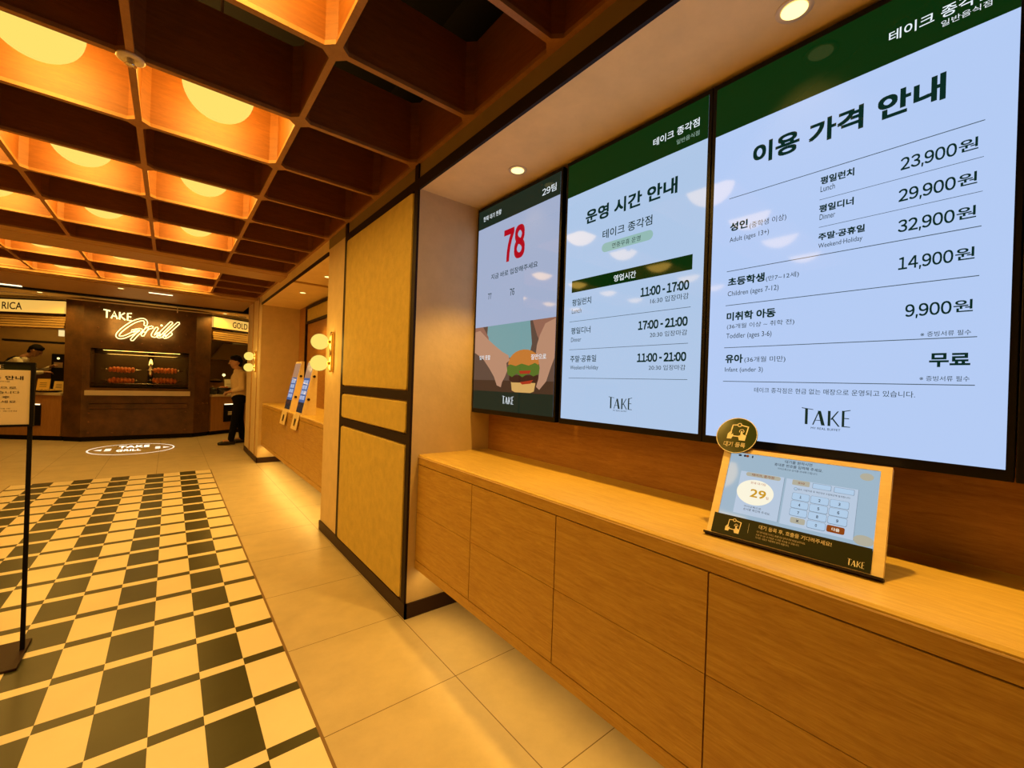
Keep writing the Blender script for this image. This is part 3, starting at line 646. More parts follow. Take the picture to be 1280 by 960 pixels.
kdraw('screen_tag', M['k_brown'], lambda mb, f: (write(mb, '테이크, 종각점', .0918, .1497, .1945, .2025, f, .02), write(mb, '010', .210, .225, .194, .199, f, .02), rrect(mb, .2865, .324, .0805, .0985, .004, f), ell(mb, .0692, .2545, .0045, .004, f)), -.0033)
kdraw('screen_bubble', M['k_white'], lambda mb, f: ell(mb, .1075, .1455, .049, .038, f, 40), -.0035)
kdraw('screen_number', M['k_amber'], lambda mb, f: write(mb, '29', .0967, .1365, .131, .1545, f, .03), -.0032)
kdraw('screen_caption', M['k_red'], lambda mb, f: (write(mb, '현재 대기팀', .092, .132, .170, .177, f), write(mb, '팀', .139, .145, .1315, .139, f)), -.0032)
ku_ = [.2208, .2638, .3067]; kv_ = [.1572, .1345, .1128, .0900]
kdraw('screen_key_edge', M['k_line'], lambda mb, f: ([rrect(mb, a-.0203, a+.0203, b-.0108, b+.0102, .004, f) for a in ku_ for b in kv_[:3]], rrect(mb, .2435, .2841, .0790, .0998, .004, f),
      rrect(mb, .2436, .2856, .1880, .2028, .002, f), rrect(mb, .2915, .3345, .1868, .2018, .002, f), ell(mb, .2065, .1782, .0043, .0043, f)), -.0036)
kdraw('screen_key', M['k_key'], lambda mb, f: ([rrect(mb, a-.0196, a+.0196, b-.0096, b+.0096, .0038, f) for a in ku_ for b in kv_[:3]], rrect(mb, .2442, .2834, .0802, .0992, .0038, f),
      rrect(mb, .2445, .2847, .1888, .2020, .002, f), rrect(mb, .2923, .3337, .1876, .2010, .002, f), ell(mb, .2065, .1782, .0033, .0033, f)), -.0034)
kdraw('screen_digits', M['k_ink'], lambda mb, f: ([number(mb, str(r*3+c+1), ku_[c]-.002, ku_[c]+.002, kv_[r]-.0036, kv_[r]+.0036, f, .04) for r in range(3) for c in range(3)], number(mb, '0', .262, .2657, .0862, .093, f, .04), write(mb, '×', .219, .2245, .087, .0935, f, .02)), -.0031)
kdraw('screen_enter', M['k_white'], lambda mb, f: write(mb, '다음', .2975, .3135, .0855, .0935, f, .03), -.0031)
fp = kbox('instruction_strip', M['blank'], .0135, .381, .004, .0625, -.002, .003)
kdraw('instruction_lettering', M['print'], lambda mb, f: (write(mb, '대기 등록 후, 호출을 기다려주세요!', .1365, .3025, .0425, .0545, f, .035), write(mb, '대기 등록 화면을 터치하고, 휴대폰 번호 입력 후 완료 버튼을 눌러주세요.', .1335, .2485, .0315, .0375, f, .01),
      write(mb, '호출 후 5분 내 미입장 시 자동 취소될 수 있습니다.', .133, .236, .0235, .029, f, .01), write(mb, '자세한 내용은 직원에게 문의 바랍니다.', .1325, .214, .0155, .021, f, .01), rect(mb, .1110, .1116, .024, .052, f), logo(mb, .337, .3698, .0105, .0265, f)), .0036)
kdraw('instruction_icon', M['print'], lambda mb, f: tablet_icon(mb, .072, .036, .046, f), .0036)
DC = KO + kd*.0287 + ku*.315 + kn*.004
dd = thing('round_sign', 'glossy green round sign with white tablet icon clipped to the tablet frame corner', 'sign', DC)
mb = MB(); nn = 48; ring = lambda r, d: [DC + kd*r*math.cos(2*math.pi*i/nn) + ku*r*math.sin(2*math.pi*i/nn) + kn*d for i in range(nn)]
mb.hexa(ring(.0605, 0), ring(.0605, .004)); mb.build('plate', M['disc'], dd)
mb = MB(); df = lambda u, v: DC + kd*u + ku*v + kn*.0046
tablet_icon(mb, .004, .014, .066, df); write(mb, '대기 등록', -.032, .031, -.040, -.024, df, .045); mb.build('white_print', M['print'], dd, normals=False)
mb = MB(); A, B = ring(.0605, .0042), ring(.0585, .0042)
for i in range(nn): mb.poly([A[i], A[(i+1) % nn], B[(i+1) % nn], B[i]])
mb.build('rim', M['print'], dd, normals=False)

# ------------------------------------------------------------------ self-order kiosks in the far bay
def order_kiosk(ya, yb, label):
    x0, z0 = 1.155, .949; h = .625; lean = .125
    t = thing('order_kiosk', label, 'kiosk', (x0+.1, (ya+yb)/2, z0), 'leaning self-order kiosks')
    for y in (ya, yb-.018):
        MB().slab([(x0, y, z0), (x0+lean, y, z0+h), (x0+lean+.03, y, z0+h), (x0+.15, y, z0)], (0, .018, 0)).build('side_panel', M['frame_wood'], t)
    MB().slab([(x0, ya+.018, z0), (x0+lean, ya+.018, z0+h), (x0+lean+.02, ya+.018, z0+h), (x0+.02, ya+.018, z0)], (0, yb-ya-.036, 0)).build('front_board', M['frame_wood'], t)
    fr = lambda y, v, d: Vector((x0+lean*v/h-d, y, z0+v))
    for nm, m, v0, v1 in (('screen', M['blue_lcd'], .14, .42), ('screen_reflection', M['blue_lcd3'], .42, .60), ('screen_footer', M['blue_lcd2'], .025, .14)):  # upper part: brownish reflection painted into the screen colour
        MB().slab([fr(ya+.02, v0, 0), fr(yb-.02, v0, 0), fr(yb-.02, v1, 0), fr(ya+.02, v1, 0)], (-.006, 0, 0)).build(nm, m, t)
    mb = MB()
    for k in range(4):
        for q in range(2): mb.slab([fr(ya+.045+q*.11, .17+k*.06, .006), fr(ya+.14+q*.11, .17+k*.06, .006), fr(ya+.14+q*.11, .215+k*.06, .006), fr(ya+.045+q*.11, .215+k*.06, .006)], (-.0008, 0, 0))
    mb.build('menu_tile', M['lcd_bg1'], t)
    for v in (.18, .44):
        MB().tube([(x0+lean*v/h+.03, ya, z0+v), (x0+lean*v/h+.03, ya-.02, z0+v)], .014, 12).build('knob', M['dark'], t)
    MB().slab([(1.148, ya+.04, .95), (1.148, yb+.02, .95), (1.122, yb+.06, .775), (1.122, ya+.08, .775)], (-.006, 0, 0)).build('hanging_tab', M['frame_wood'], t)
    MB().slab([(1.129, ya+.15, .90), (1.129, ya+.19, .90), (1.117, ya+.20, .82), (1.117, ya+.16, .82)], (-.004, 0, 0)).build('tab_icon', M['ink'], t)
order_kiosk(5.15, 5.44, 'nearer leaning wooden self-order kiosk with blue screen on the far bay worktop')
order_kiosk(5.78, 6.08, 'farther leaning wooden self-order kiosk with blue screen on the far bay worktop')
t = thing('receipt_printer', 'pale receipt printer on the far bay worktop behind the nearer kiosk', 'printer', (1.46, 4.98, .949))
MB().slab([(1.38, 4.86, .949), (1.38, 4.86, 1.04), (1.43, 4.86, 1.10), (1.55, 4.86, 1.10), (1.55, 4.86, .949)], (0, .24, 0)).build('body', M['white'], t, bevel=.006)
MB().box(1.372, 1.382, 4.90, 5.06, .975, 1.02).build('front_panel', M['black'], t)
MB().slab([(1.40, 4.90, 1.075), (1.40, 5.06, 1.075), (1.385, 5.06, 1.13), (1.385, 4.90, 1.13)], (.003, 0, 0)).build('paper', M['paper'], t)
t = thing('card_holder', 'dark clear card stand above the printer on the far bay worktop', 'stand', (1.56, 5.35, .949))
MB().box(1.53, 1.60, 5.25, 5.45, .949, .962).build('base', M['black'], t)
MB().slab([(1.55, 5.25, .962), (1.55, 5.45, .962), (1.59, 5.45, 1.20), (1.59, 5.25, 1.20)], (.004, 0, 0)).build('card', M['paper'], t)
MB().slab([(1.548, 5.27, 1.02), (1.548, 5.43, 1.02), (1.568, 5.43, 1.14), (1.568, 5.27, 1.14)], (-.002, 0, 0)).build('print', M['ink'], t)

# ------------------------------------------------------------------ sign stand on the chequered floor
SX0, SX1, SY = -1.0, -.508, 3.06
t = thing('sign_stand', 'black post sign stand with cream waiting-list poster on the chequered floor', 'sign', ((SX0+SX1)/2, SY, 0))
MB().box(SX0-.01, SX1+.002, 2.885, 3.17, .002, .014).build('base_plate', M['base'], t, bevel=.003)
for x in (SX0+.006, SX1-.012): MB().box(x-.008, x+.008, SY-.006, SY+.006, .014, 1.10).build('post', M['black'], t)
mb = MB()
for x0, x1, z0, z1 in ((SX0, SX1, 1.095, 1.106), (SX0, SX1, 1.396, 1.404), (SX0, SX0+.014, 1.106, 1.396), (SX1-.014, SX1, 1.106, 1.396)): mb.box(x0, x1, SY-.012, SY+.012, z0, z1)
mb.build('frame', M['black'], t)
MB().box(SX0+.014, SX1-.014, SY-.006, SY+.006, 1.366, 1.396).build('header_strip', M['blank'], t)
MB().box(SX0+.014, SX1-.014, SY-.006, SY+.006, 1.106, 1.366).build('poster', M['paper'], t)
sf_ = lambda u, v: (u, SY-.0068, v)
mb = MB(); k = .0096
for b, u0, u1, v0, v1, bo in (('대기 등록 안내', -.745, -.546, 1.319, 1.338, .03), ('현장 대기 발생으로', -.80, -.566, 1.275, 1.287, .01), ('등록이 시작되었습니다', -.80, -.556, 1.253, 1.265, .01), ('대기 등록 후', -.74, -.586, 1.2305, 1.2425, .01),
                              ('호출을 기다려주세요', -.80, -.566, 1.209, 1.221, .01), ('Waiting', -.66, -.588, 1.308, 1.314, 0), ('문의는 직원에게', -.70, -.585, 1.180, 1.185, 0), ('감사합니다 테이크 종각점', -.74, -.563, 1.168, 1.173, 0)):
    write(mb, b, u0, u1, v0, v1, sf_, bo)
mb.build('poster_lettering', M['ink'], t, normals=False)
mb = MB(); logo(mb, -.70, -.607, 1.372, 1.390, sf_); mb.build('header_logo', M['print'], t, normals=False)

# ------------------------------------------------------------------ projected light oval on the floor, painted as an emissive decal
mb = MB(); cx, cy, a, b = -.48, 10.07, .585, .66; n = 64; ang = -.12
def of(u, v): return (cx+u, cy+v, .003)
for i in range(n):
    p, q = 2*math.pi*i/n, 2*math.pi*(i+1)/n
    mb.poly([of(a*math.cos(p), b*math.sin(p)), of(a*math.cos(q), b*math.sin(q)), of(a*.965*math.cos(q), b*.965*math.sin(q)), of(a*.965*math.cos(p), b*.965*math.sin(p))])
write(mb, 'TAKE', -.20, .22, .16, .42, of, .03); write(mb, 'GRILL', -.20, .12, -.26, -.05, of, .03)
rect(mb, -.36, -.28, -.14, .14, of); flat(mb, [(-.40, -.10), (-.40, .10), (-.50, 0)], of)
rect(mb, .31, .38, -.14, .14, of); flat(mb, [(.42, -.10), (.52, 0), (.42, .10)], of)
o = mb.build('projected_oval', M['projected_glow'], normals=False); tag(o, 'glowing decal of a projected light oval with arrows in front of the grill booth', 'projected light')

# ------------------------------------------------------------------ grill booth
GY = 11.40
g = thing('grill_booth', 'rusted steel grill booth with a lit rotisserie window', 'booth', (-.44, GY+.6, 0))
foot = [(-1.30, GY), (.42, GY), (.70, GY+.20), (.30, GY+.78), (-1.16, GY+.80), (-1.57, GY+.24)]
wl, wr, wb_, wt = -1.19, .315, 1.035, 1.80
mb = MB(); mb.prism(foot, .09, wb_); mb.prism(foot, wt, 2.735)
mb.prism([(-1.30, GY), (wl, GY), (wl, GY+.8), (-1.16, GY+.80), (-1.57, GY+.24)], wb_, wt)
mb.prism([(wr, GY), (.42, GY), (.70, GY+.20), (wr, GY+.75)], wb_, wt)
mb.build('body', M['corten'], g)
MB().prism([(x*1.0+(.02 if x < -.4 else -.02), y+.02) for x, y in foot], 0, .09).build('plinth', M['black'], g)
mb = MB(); e = .01
for x0, x1, z0, z1 in ((wl-.05, wr+.05, wt, wt+.05), (wl-.05, wr+.05, wb_-.05, wb_), (wl-.05, wl, wb_, wt), (wr, wr+.05, wb_, wt)): mb.box(x0, x1, GY-.025, GY, z0, z1)
mb.build('window_frame', M['corten'], g)
MB().box(wl, wr, GY+.03, GY+.036, wb_, wt).build('window_pane', M['glass'], g)
MB().box(wl, wr, GY+.56, GY+.58, wb_, wt).build('oven_back', M['oven'], g)
MB().box(wl, wr, GY+.04, GY+.56, wb_, wb_+.02).build('oven_floor', M['black'], g)
MB().tube([(-.32, GY+.49, wb_), (-.32, GY+.49, wt)], .055, 20).build('flue', M['chrome'], g)
for z in (1.70, 1.12): MB().tube([(wl, GY+.2, z), (wr, GY+.2, z)], .008, 8).build('cross_bar', M['chrome'], g)
MB().box(-1.245, .345, GY-.14, GY-.0255, .893, .985).build('steel_shelf', M['stone'], g, bevel=.004)
MB().slab([(-1.19, GY, .62), (-1.19, GY-.05, .63), (-1.19, GY-.05, .72), (-1.19, GY, .735)], (1.5, 0, 0)).build('tray_front', M['corten'], g, bevel=.004)
mb = MB()
for x, z in [(-1.19, .55), (-1.19, .37), (-1.19, .17), (.28, .55), (.28, .37), (.28, .17)] + [(-.85+.3*k, .15) for k in range(4)] + [(-1.05+.3*k, 1.93) for k in range(5)] + [(-1.1, 2.6), (.25, 2.6), (-1.1, 2.2), (.25, 2.2)]:
    mb.ball((x, GY, z), .017, sy=.6, u=10, v=6)
for k in range(3): mb.ball((.50+.04*k*2, GY+.055+.06*k, .72), .015, u=8, v=6); mb.ball((.50+.04*k*2, GY+.055+.06*k, .50), .015, u=8, v=6)
mb.build('rivet', M['rivet'], g)
light('oven_light', 'AREA', (-.44, GY+.25, 1.78), 4.0, g, shape='RECTANGLE', size=1.2, size_y=.2)
def skewer(x, z, label):
    t = thing('meat_skewer', label, 'skewer', (x, GY+.25, z), 'rotisserie skewers in the grill window')
    MB().tube([(x-.30, GY+.25, z), (x+.30, GY+.25, z)], .008, 8).build('rod', M['chrome'], t)
    for k in range(7):
        a = .085 if k in (0, 6) else 1
        r = .062*(.85 if k in (0, 6) else 1)
        MB().ball((x-.17+k*.057, GY+.25, z+random.uniform(-.006, .006)), r, sx=.62, sy=1, sz=random.uniform(.95, 1.1), u=14, v=10).build('meat_piece', M['meat'], t)
    for s_ in (-1, 1): MB().lathe([(.03, -.006), (.03, .006)], (x+s_*.225, GY+.25, z), 'x', 14).build('clamp', M['chrome'], t)
k = 1+.25/GY
skewer(-.745*k, 1.38+(.02)*k, 'upper left skewer of browned meat in the grill window'); skewer(-.745*k, 1.38-.195*k, 'lower left skewer of browned meat in the grill window')
skewer(-.075*k, 1.38+.03*k, 'upper right skewer of browned meat in the grill window'); skewer(-.085*k, 1.38-.18*k, 'lower right skewer of browned meat in the grill window')
# neon sign: outlined letters and an outlined script
ns = thing('neon_sign', 'glowing neon sign with outlined lettering on the rusted booth', 'sign', (-.44, GY-.03, 2.2))
def outline(pts, hw, loop=False):
    P = [Vector(p) for p in pts]; Lf, Rt = [], []
    for i, p in enumerate(P):
        a = P[max(0, i-1)]; b = P[min(len(P)-1, i+1)]; d = (b-a).normalized(); q = Vector((-d.y, d.x))*hw; Lf.append(p+q); Rt.append(p-q)
    d0 = (P[1]-P[0]).normalized(); d1 = (P[-1]-P[-2]).normalized()
    return Lf + [P[-1]+d1*hw*.8] + Rt[::-1] + [P[0]-d0*hw*.8]
def smooth(pts, n=5):
    P = [Vector(p) for p in pts]; out = []
    for i in range(len(P)-1):
        a, b, c, d = P[max(0, i-1)], P[i], P[i+1], P[min(len(P)-1, i+2)]
        for k in range(n):
            t = k/n; out.append(.5*((2*b)+(c-a)*t+(2*a-5*b+4*c-d)*t*t+(3*b-a-3*c+d)*t**3))
    return out+[P[-1]]
SC = {'G': [(-.412, 2.321), (-.406, 2.382), (-.45, 2.426), (-.558, 2.384), (-.675, 2.283), (-.775, 2.164), (-.819, 2.077), (-.797, 2.034), (-.728, 2.046), (-.626, 2.116), (-.53, 2.19)],
      'Gt': [(-.605, 2.178), (-.478, 2.216), (-.54, 2.11), (-.608, 2.002)], 'r': [(-.384, 2.271), (-.452, 2.107)], 'r2': [(-.425, 2.19), (-.372, 2.258), (-.307, 2.292)], 'i': [(-.231, 2.279), (-.293, 2.135), (-.255, 2.113), (-.197, 2.174)],
      'l': [(-.003, 2.418), (-.196, 2.139), (-.179, 2.107), (-.117, 2.161)], 'm': [(.113, 2.423), (-.1, 2.136), (-.075, 2.113), (-.001, 2.188)]}
for nm, pts in SC.items():
    MB().tube([(p.x, GY-.04, p.y) for p in outline(smooth(pts), .024)], .0085, 6, closed=True).build('script_tube', M['neon'], ns)
MB().ball((-.16, GY-.04, 2.34), .02).build('script_dot', M['neon'], ns)
for P in ([(0, .98), (.24, .90)], [(.12, .92), (.12, 0)], [(.28, 0), (.38, .9), (.50, 0)], [(.32, .32), (.46, .32)], [(.58, .92), (.58, 0)], [(.76, .9), (.60, .45), (.79, 0)], [(1.02, .95), (.87, .90), (.87, .02), (1.02, .02)], [(.87, .48), (1.0, .48)]):
    MB().tube([(-1.03+.40*a, GY-.04, 2.40+.155*b-.02*a) for a, b in P], .0125, 8).build('letter_tube', M['neon'], ns)
mb = MB()
for x, z in ((-.9, 2.45), (-.75, 2.45), (-.78, 2.12), (-.45, 2.39), (-.42, 2.16), (-.25, 2.2), (-.12, 2.25), (0, 2.3)): mb.tube([(x, GY, z), (x, GY-.035, z)], .005, 6)
mb.build('standoff', M['dark'], ns)
light('neon_glow', 'AREA', (-.45, GY-.10, 2.25), 5, ns, shape='RECTANGLE', size=1.0, size_y=.35, rot=(math.radians(90), 0, 0), col=(1, .7, .2))

# door rail, hanger and cable in front of the booth
o = MB().box(-4.6, 1.18, 10.16, 10.19, 2.545, 2.562).build('door_rail', M['ring']); tag(o, 'thin pale sliding door rail running across above the grill booth', 'rail')
o = MB().box(.07, .088, 10.14, 10.158, 2.50, 2.64).build('rail_hanger', M['ring']); tag(o, 'short pale vertical hanger on the door rail', 'bracket')
o = MB().tube([(-.62, 10.14, 2.665), (-.58, 10.14, 2.645), (-.55, 10.14, 2.61), (-.51, 10.14, 2.60), (-.47, 10.14, 2.615), (-.45, 10.14, 2.645), (-.38, 10.14, 2.655), (-.3, 10.14, 2.665)], .006, 6).build('loose_cable', M['ring']); tag(o, 'pale loose cable looping below the soffit above the booth', 'cable')

# ------------------------------------------------------------------ counters beside the booth
def counter(A, B, side, label, sign_text, tu, group):
    A, B = Vector((*A, 0)), Vector((*B, 0)); L = (B-A).length; u = (B-A)/L; nrm = Vector((-u.y, u.x, 0))
    if nrm.y < 0: nrm = -nrm
    P = lambda a, d, z: A+u*a+nrm*d+Vector((0, 0, z))
    def bx(a0, a1, d0, d1, z0, z1): return MB().hexa([P(a0, d0, z0), P(a1, d0, z0), P(a1, d1, z0), P(a0, d1, z0)], [P(a0, d0, z1), P(a1, d0, z1), P(a1, d1, z1), P(a0, d1, z1)])
    t = thing('serving_counter', label, 'counter', A)
    bx(0, L, 0, .65, .09, .865).build('wood_front', M['counter_oak'], t); bx(0, L, .04, .6, 0, .09).build('plinth', M['black'], t)
    bx(0, L, -.02, .70, .866, .915).build('counter_top', M['stone'], t)
    s = thing('fascia_sign', sign_text[1], 'sign', P(L/2, 0, 2.43))
    bx(0, L, 0, .06, 2.43, 2.665).build('sign_box', M['signage'], s); bx(0, L, -.006, .07, 2.40, 2.43).build('lower_edge', M['dark'], s); bx(0, L, -.006, .07, 2.665, 2.69).build('upper_edge', M['dark'], s)
    # lettering reads left to right for the viewer
    r = u if u.x > 0 else -u; O = P(0, -.003, 0)
    mb = MB(); write(mb, sign_text[0], tu[0], tu[1], 2.478, 2.612, lambda a, z: O + r*a + Vector((0, 0, z)), .02); mb.build('sign_lettering', M['ink'], s, normals=False)
    h = thing('slatted_hood', sign_text[2], 'hood', P(L/2, 0, 2.15))
    bx(0, L, .07, .30, 2.15, 2.395).build('backing', M['counter_oak'], h)
    for k in range(5): bx(0, L, .0+.01*k, .069, 2.155+.048*k, 2.19+.048*k).build('slat', M['slat'], h)
    mb = bx(0, L, .10, .75, 2.692, 2.738); b = struct(mb.build('bulkhead', M['soffit'], keep=True))
    return P, bx, t, u
PL, BL, tl, ul = counter((-1.60, 11.70), (-3.1, 12.81), -1, 'oak serving counter left of the grill booth', ('RICA', 'glowing cream sign band reading RICA left of the grill booth', 'slatted wooden hood left of the grill booth under the cream sign'), (-1.135, -.775), 'serving counters')
PR, BR, tr, ur = counter((.74, 11.62), (2.5, 12.86), 1, 'oak serving counter right of the grill booth, behind the standing man', ('GOLD', 'glowing cream sign band reading GOLD right of the grill booth', 'slatted wooden hood right of the grill booth under the cream sign'), (.46, .85), 'serving counters')
def niche(bx, a0, a1, label, plates):
    t = thing('plate_niche', label, 'niche', bx.__defaults__ or (0, 0, 0))
    return t
def tray_niche(bx, P, a0, a1, label, plates=False):
    t = thing('tray_niche', label, 'niche', P((a0+a1)/2, 0, .28))
    bx(a0, a1, -.014, -.001, .28, .69).build('frame', M['black'], t)
    bx(a0+.01, a1-.01, -.017, -.0145, .675, .695).build('light_strip', M['glow_strip'], t)
    if plates:
        for k in range(3): bx(a0+.10, a1-.06, -.06, -.016, .44+k*.03, .455+k*.03).build('plate', M['white'], t)
tray_niche(BL, PL, .36, .62, 'black framed lit niche in the counter front left of the booth')
tray_niche(BR, PR, .30, .60, 'black framed lit niche with white plates in the counter front behind the man', True)
def placard(P, a, d, wdt, hgt, label, m):
    t = thing('placard', label, 'placard', P(a, d, .915))
    MB().hexa([P(a-wdt/2, d-.03, .915), P(a+wdt/2, d-.03, .915), P(a+wdt/2, d+.03, .915), P(a-wdt/2, d+.03, .915)], [P(a-wdt/2, d-.03, .925), P(a+wdt/2, d-.03, .925), P(a+wdt/2, d+.03, .925), P(a-wdt/2, d+.03, .925)]).build('foot', M['frame_wood'], t)
    MB().hexa([P(a-wdt/2, d-.01, .925), P(a+wdt/2, d-.01, .925), P(a+wdt/2, d, .925), P(a-wdt/2, d, .925)], [P(a-wdt/2, d+.02, .925+hgt), P(a+wdt/2, d+.02, .925+hgt), P(a+wdt/2, d+.03, .925+hgt), P(a-wdt/2, d+.03, .925+hgt)]).build('card', m, t)
    mb = MB()
    for k in range(3):
        zz = .925+hgt*(.35+.15*k); q = d-.0115+.03*(zz-.925)/hgt
        mb.poly([P(a-wdt*.28, q, zz), P(a+wdt*.28, q, zz), P(a+wdt*.28, q+.001, zz+.008), P(a-wdt*.28, q+.001, zz+.008)])
    mb.build('print', M['ink'], t, normals=False)
M['amber_pale'] = mat('amber_pale_paper', (.85, .62, .22), .6)
M['amber_paper'] = mat('amber_paper', (.85, .55, .12), .6)
placard(PL, .70, .35, .24, .24, 'amber price placard standing nearer the sign stand on the left counter', M['amber_paper'])
placard(PL, .45, .40, .20, .20, 'pale amber price placard beside the rusted booth on the left counter', M['amber_pale'])

placard(PR, .50, .10, .20, .34, 'tall white menu placard on the right counter in front of the man', M['white'])
def prev_vec(P, a, d, z): return P(a, d, z)
def tray(P, a, d, label):
    c = P(a, d, .915); t = thing('serving_tray', label, 'tray', c)
    MB().lathe([(.12, 0), (.20, .018), (.205, .03), (.195, .03), (.12, .012)], c, 'z', 28).build('tray', M['black'], t)
    mb = MB()
    for k in range(12): mb.ball(c+Vector((random.uniform(-.1, .1), random.uniform(-.1, .1), .03)), .03, u=8, v=6)
    f = mb.build('food', M['food'], t); f['kind'] = 'stuff'
tray(PL, .40, .14, 'black oval serving tray of food on the left counter')
def pot(P, a, d, label):
    c = P(a, d, .915); t = thing('serving_pot', label, 'pot', c, 'black round pots on the right counter')
    MB().lathe([(.07, 0), (.085, .02), (.09, .08), (.094, .08), (.094, .085), (.084, .085)], c).build('bowl', M['leather'], t)
    MB().lathe([(.092, .085), (.088, .11), (.06, .145), (.02, .16), (.001, .162)], c).build('lid', M['leather'], t)
    MB().ball(c+Vector((0, 0, .172)), .016).build('knob', M['chrome'], t)
pot(PR, .115, .12, 'black lidded pot at the left end of the right counter beside the booth'); pot(PR, .30, .12, 'black lidded pot beside the tall menu placard on the right counter')
# kitchen equipment
o = thing('coffee_machine', 'tall black appliance behind the left counter next to the booth', 'appliance', (-1.96, 14.1, .9))
MB().box(-2.09, -1.87, 14.0, 14.25, .9, 1.71).build('body', M['black_gloss'], o, bevel=.01); MB().box(-2.05, -1.91, 13.985, 14.0, 1.40, 1.52).build('control_panel', M['steel'], o)
MB().ball((-1.98, 13.98, 1.61), .022).build('indicator', M['lens'], o)
MB().box(-2.28, -1.62, 13.97, 14.28, 0, .9).build('base_cabinet', M['kitchen'], o)
o = thing('pendant_lantern', 'small square glowing lantern hanging beside the booth over the left counter', 'lamp', (-1.74, 12.5, 2.05))
MB().box(-1.775, -1.70, 12.46, 12.54, 2.04, 2.16).build('shade', emi('lantern_shade', (1, .8, .35), .9), o); MB().tube([(-1.737, 12.5, 2.16), (-1.737, 12.5, 2.738)], .004, 6).build('cord', M['black'], o)
o = MB().box(-2.75, -1.62, 13.6, 13.85, 1.93, 1.97).build('wall_shelf', M['black']); tag(o, 'dark shelf on the kitchen wall behind the cook', 'shelf')
o = thing('range_hood', 'dark steel extractor hood behind the right counter', 'hood', (1.5, 13.5, 1.9))
MB().hexa([(.8, 13.2, 1.75), (2.4, 13.2, 1.75), (2.4, 14.2, 1.75), (.8, 14.2, 1.75)], [(1.1, 13.6, 2.2), (2.1, 13.6, 2.2), (2.1, 14.2, 2.2), (1.1, 14.2, 2.2)]).build('canopy', M['steel'], o); MB().box(1.3, 1.9, 13.7, 14.2, 2.2, 2.738).build('duct', M['steel'], o)
o = thing('food_display', 'heat-lit dish of food on the back shelf behind the right counter', 'dish', (1.0, 13.3, 1.16))
MB().box(.74, 1.65, 13.15, 13.5, 0, 1.16).build('cabinet', M['counter_oak'], o); MB().lathe([(.10, 0), (.16, .04), (.16, .05), (.10, .02)], (.92, 13.3, 1.16)).build('dish', M['leather'], o)
MB().ball((.92, 13.3, 1.20), .11, sz=.5).build('food', M['food'], o); MB().ball((1.09, 13.25, 1.36), .035).build('heat_lamp', M['lens'], o); MB().tube([(1.09, 13.25, 1.16), (1.09, 13.25, 1.34)], .006, 6).build('lamp_stem', M['chrome'], o)

# ------------------------------------------------------------------ people
def remesh(mb, name, m, parent, voxel, smooth=3, keep_big=False):
    o = mb.build(name, m, parent, local=False)
    md = o.modifiers.new('r', 'REMESH'); md.mode = 'VOXEL'; md.voxel_size = voxel; md.use_smooth_shade = True
    sm = o.modifiers.new('s', 'SMOOTH'); sm.factor = .5; sm.iterations = smooth
    bpy.context.view_layer.update()
    me = bpy.data.meshes.new_from_object(o.evaluated_get(bpy.context.evaluated_depsgraph_get()))
    old = o.data; o.modifiers.clear(); o.data = me; bpy.data.meshes.remove(old)
    return o
def fingers(mb, wrist, d, up, side, curl):
    wrist, d, up, side = Vector(wrist), Vector(d).normalized(), Vector(up).normalized(), Vector(side).normalized()
    palm = wrist+d*.085
    mb.cone(wrist+side*.018, palm+side*.028, .021, .017); mb.cone(wrist-side*.018, palm-side*.028, .021, .017); mb.cone(wrist, palm, .024, .018)
    for k, L in enumerate((.070, .080, .074, .058)):
        a = palm+side*(.036-.024*k); d1 = (d*math.cos(curl)-up*math.sin(curl)); b = a+d1*L*.5; d2 = (d*math.cos(curl*2.2)-up*math.sin(curl*2.2)); c = b+d2*L*.5
        mb.cone(a, b, .0095, .0088, 8); mb.cone(b, c, .0088, .0075, 8)
    a = wrist+d*.03+side*.03; b = a+(d*.7+side*.6-up*.2).normalized()*.045; c = b+(d*.9+side*.1-up*.3).normalized()*.035
    mb.cone(a, b, .013, .011, 8); mb.cone(b, c, .011, .009, 8)
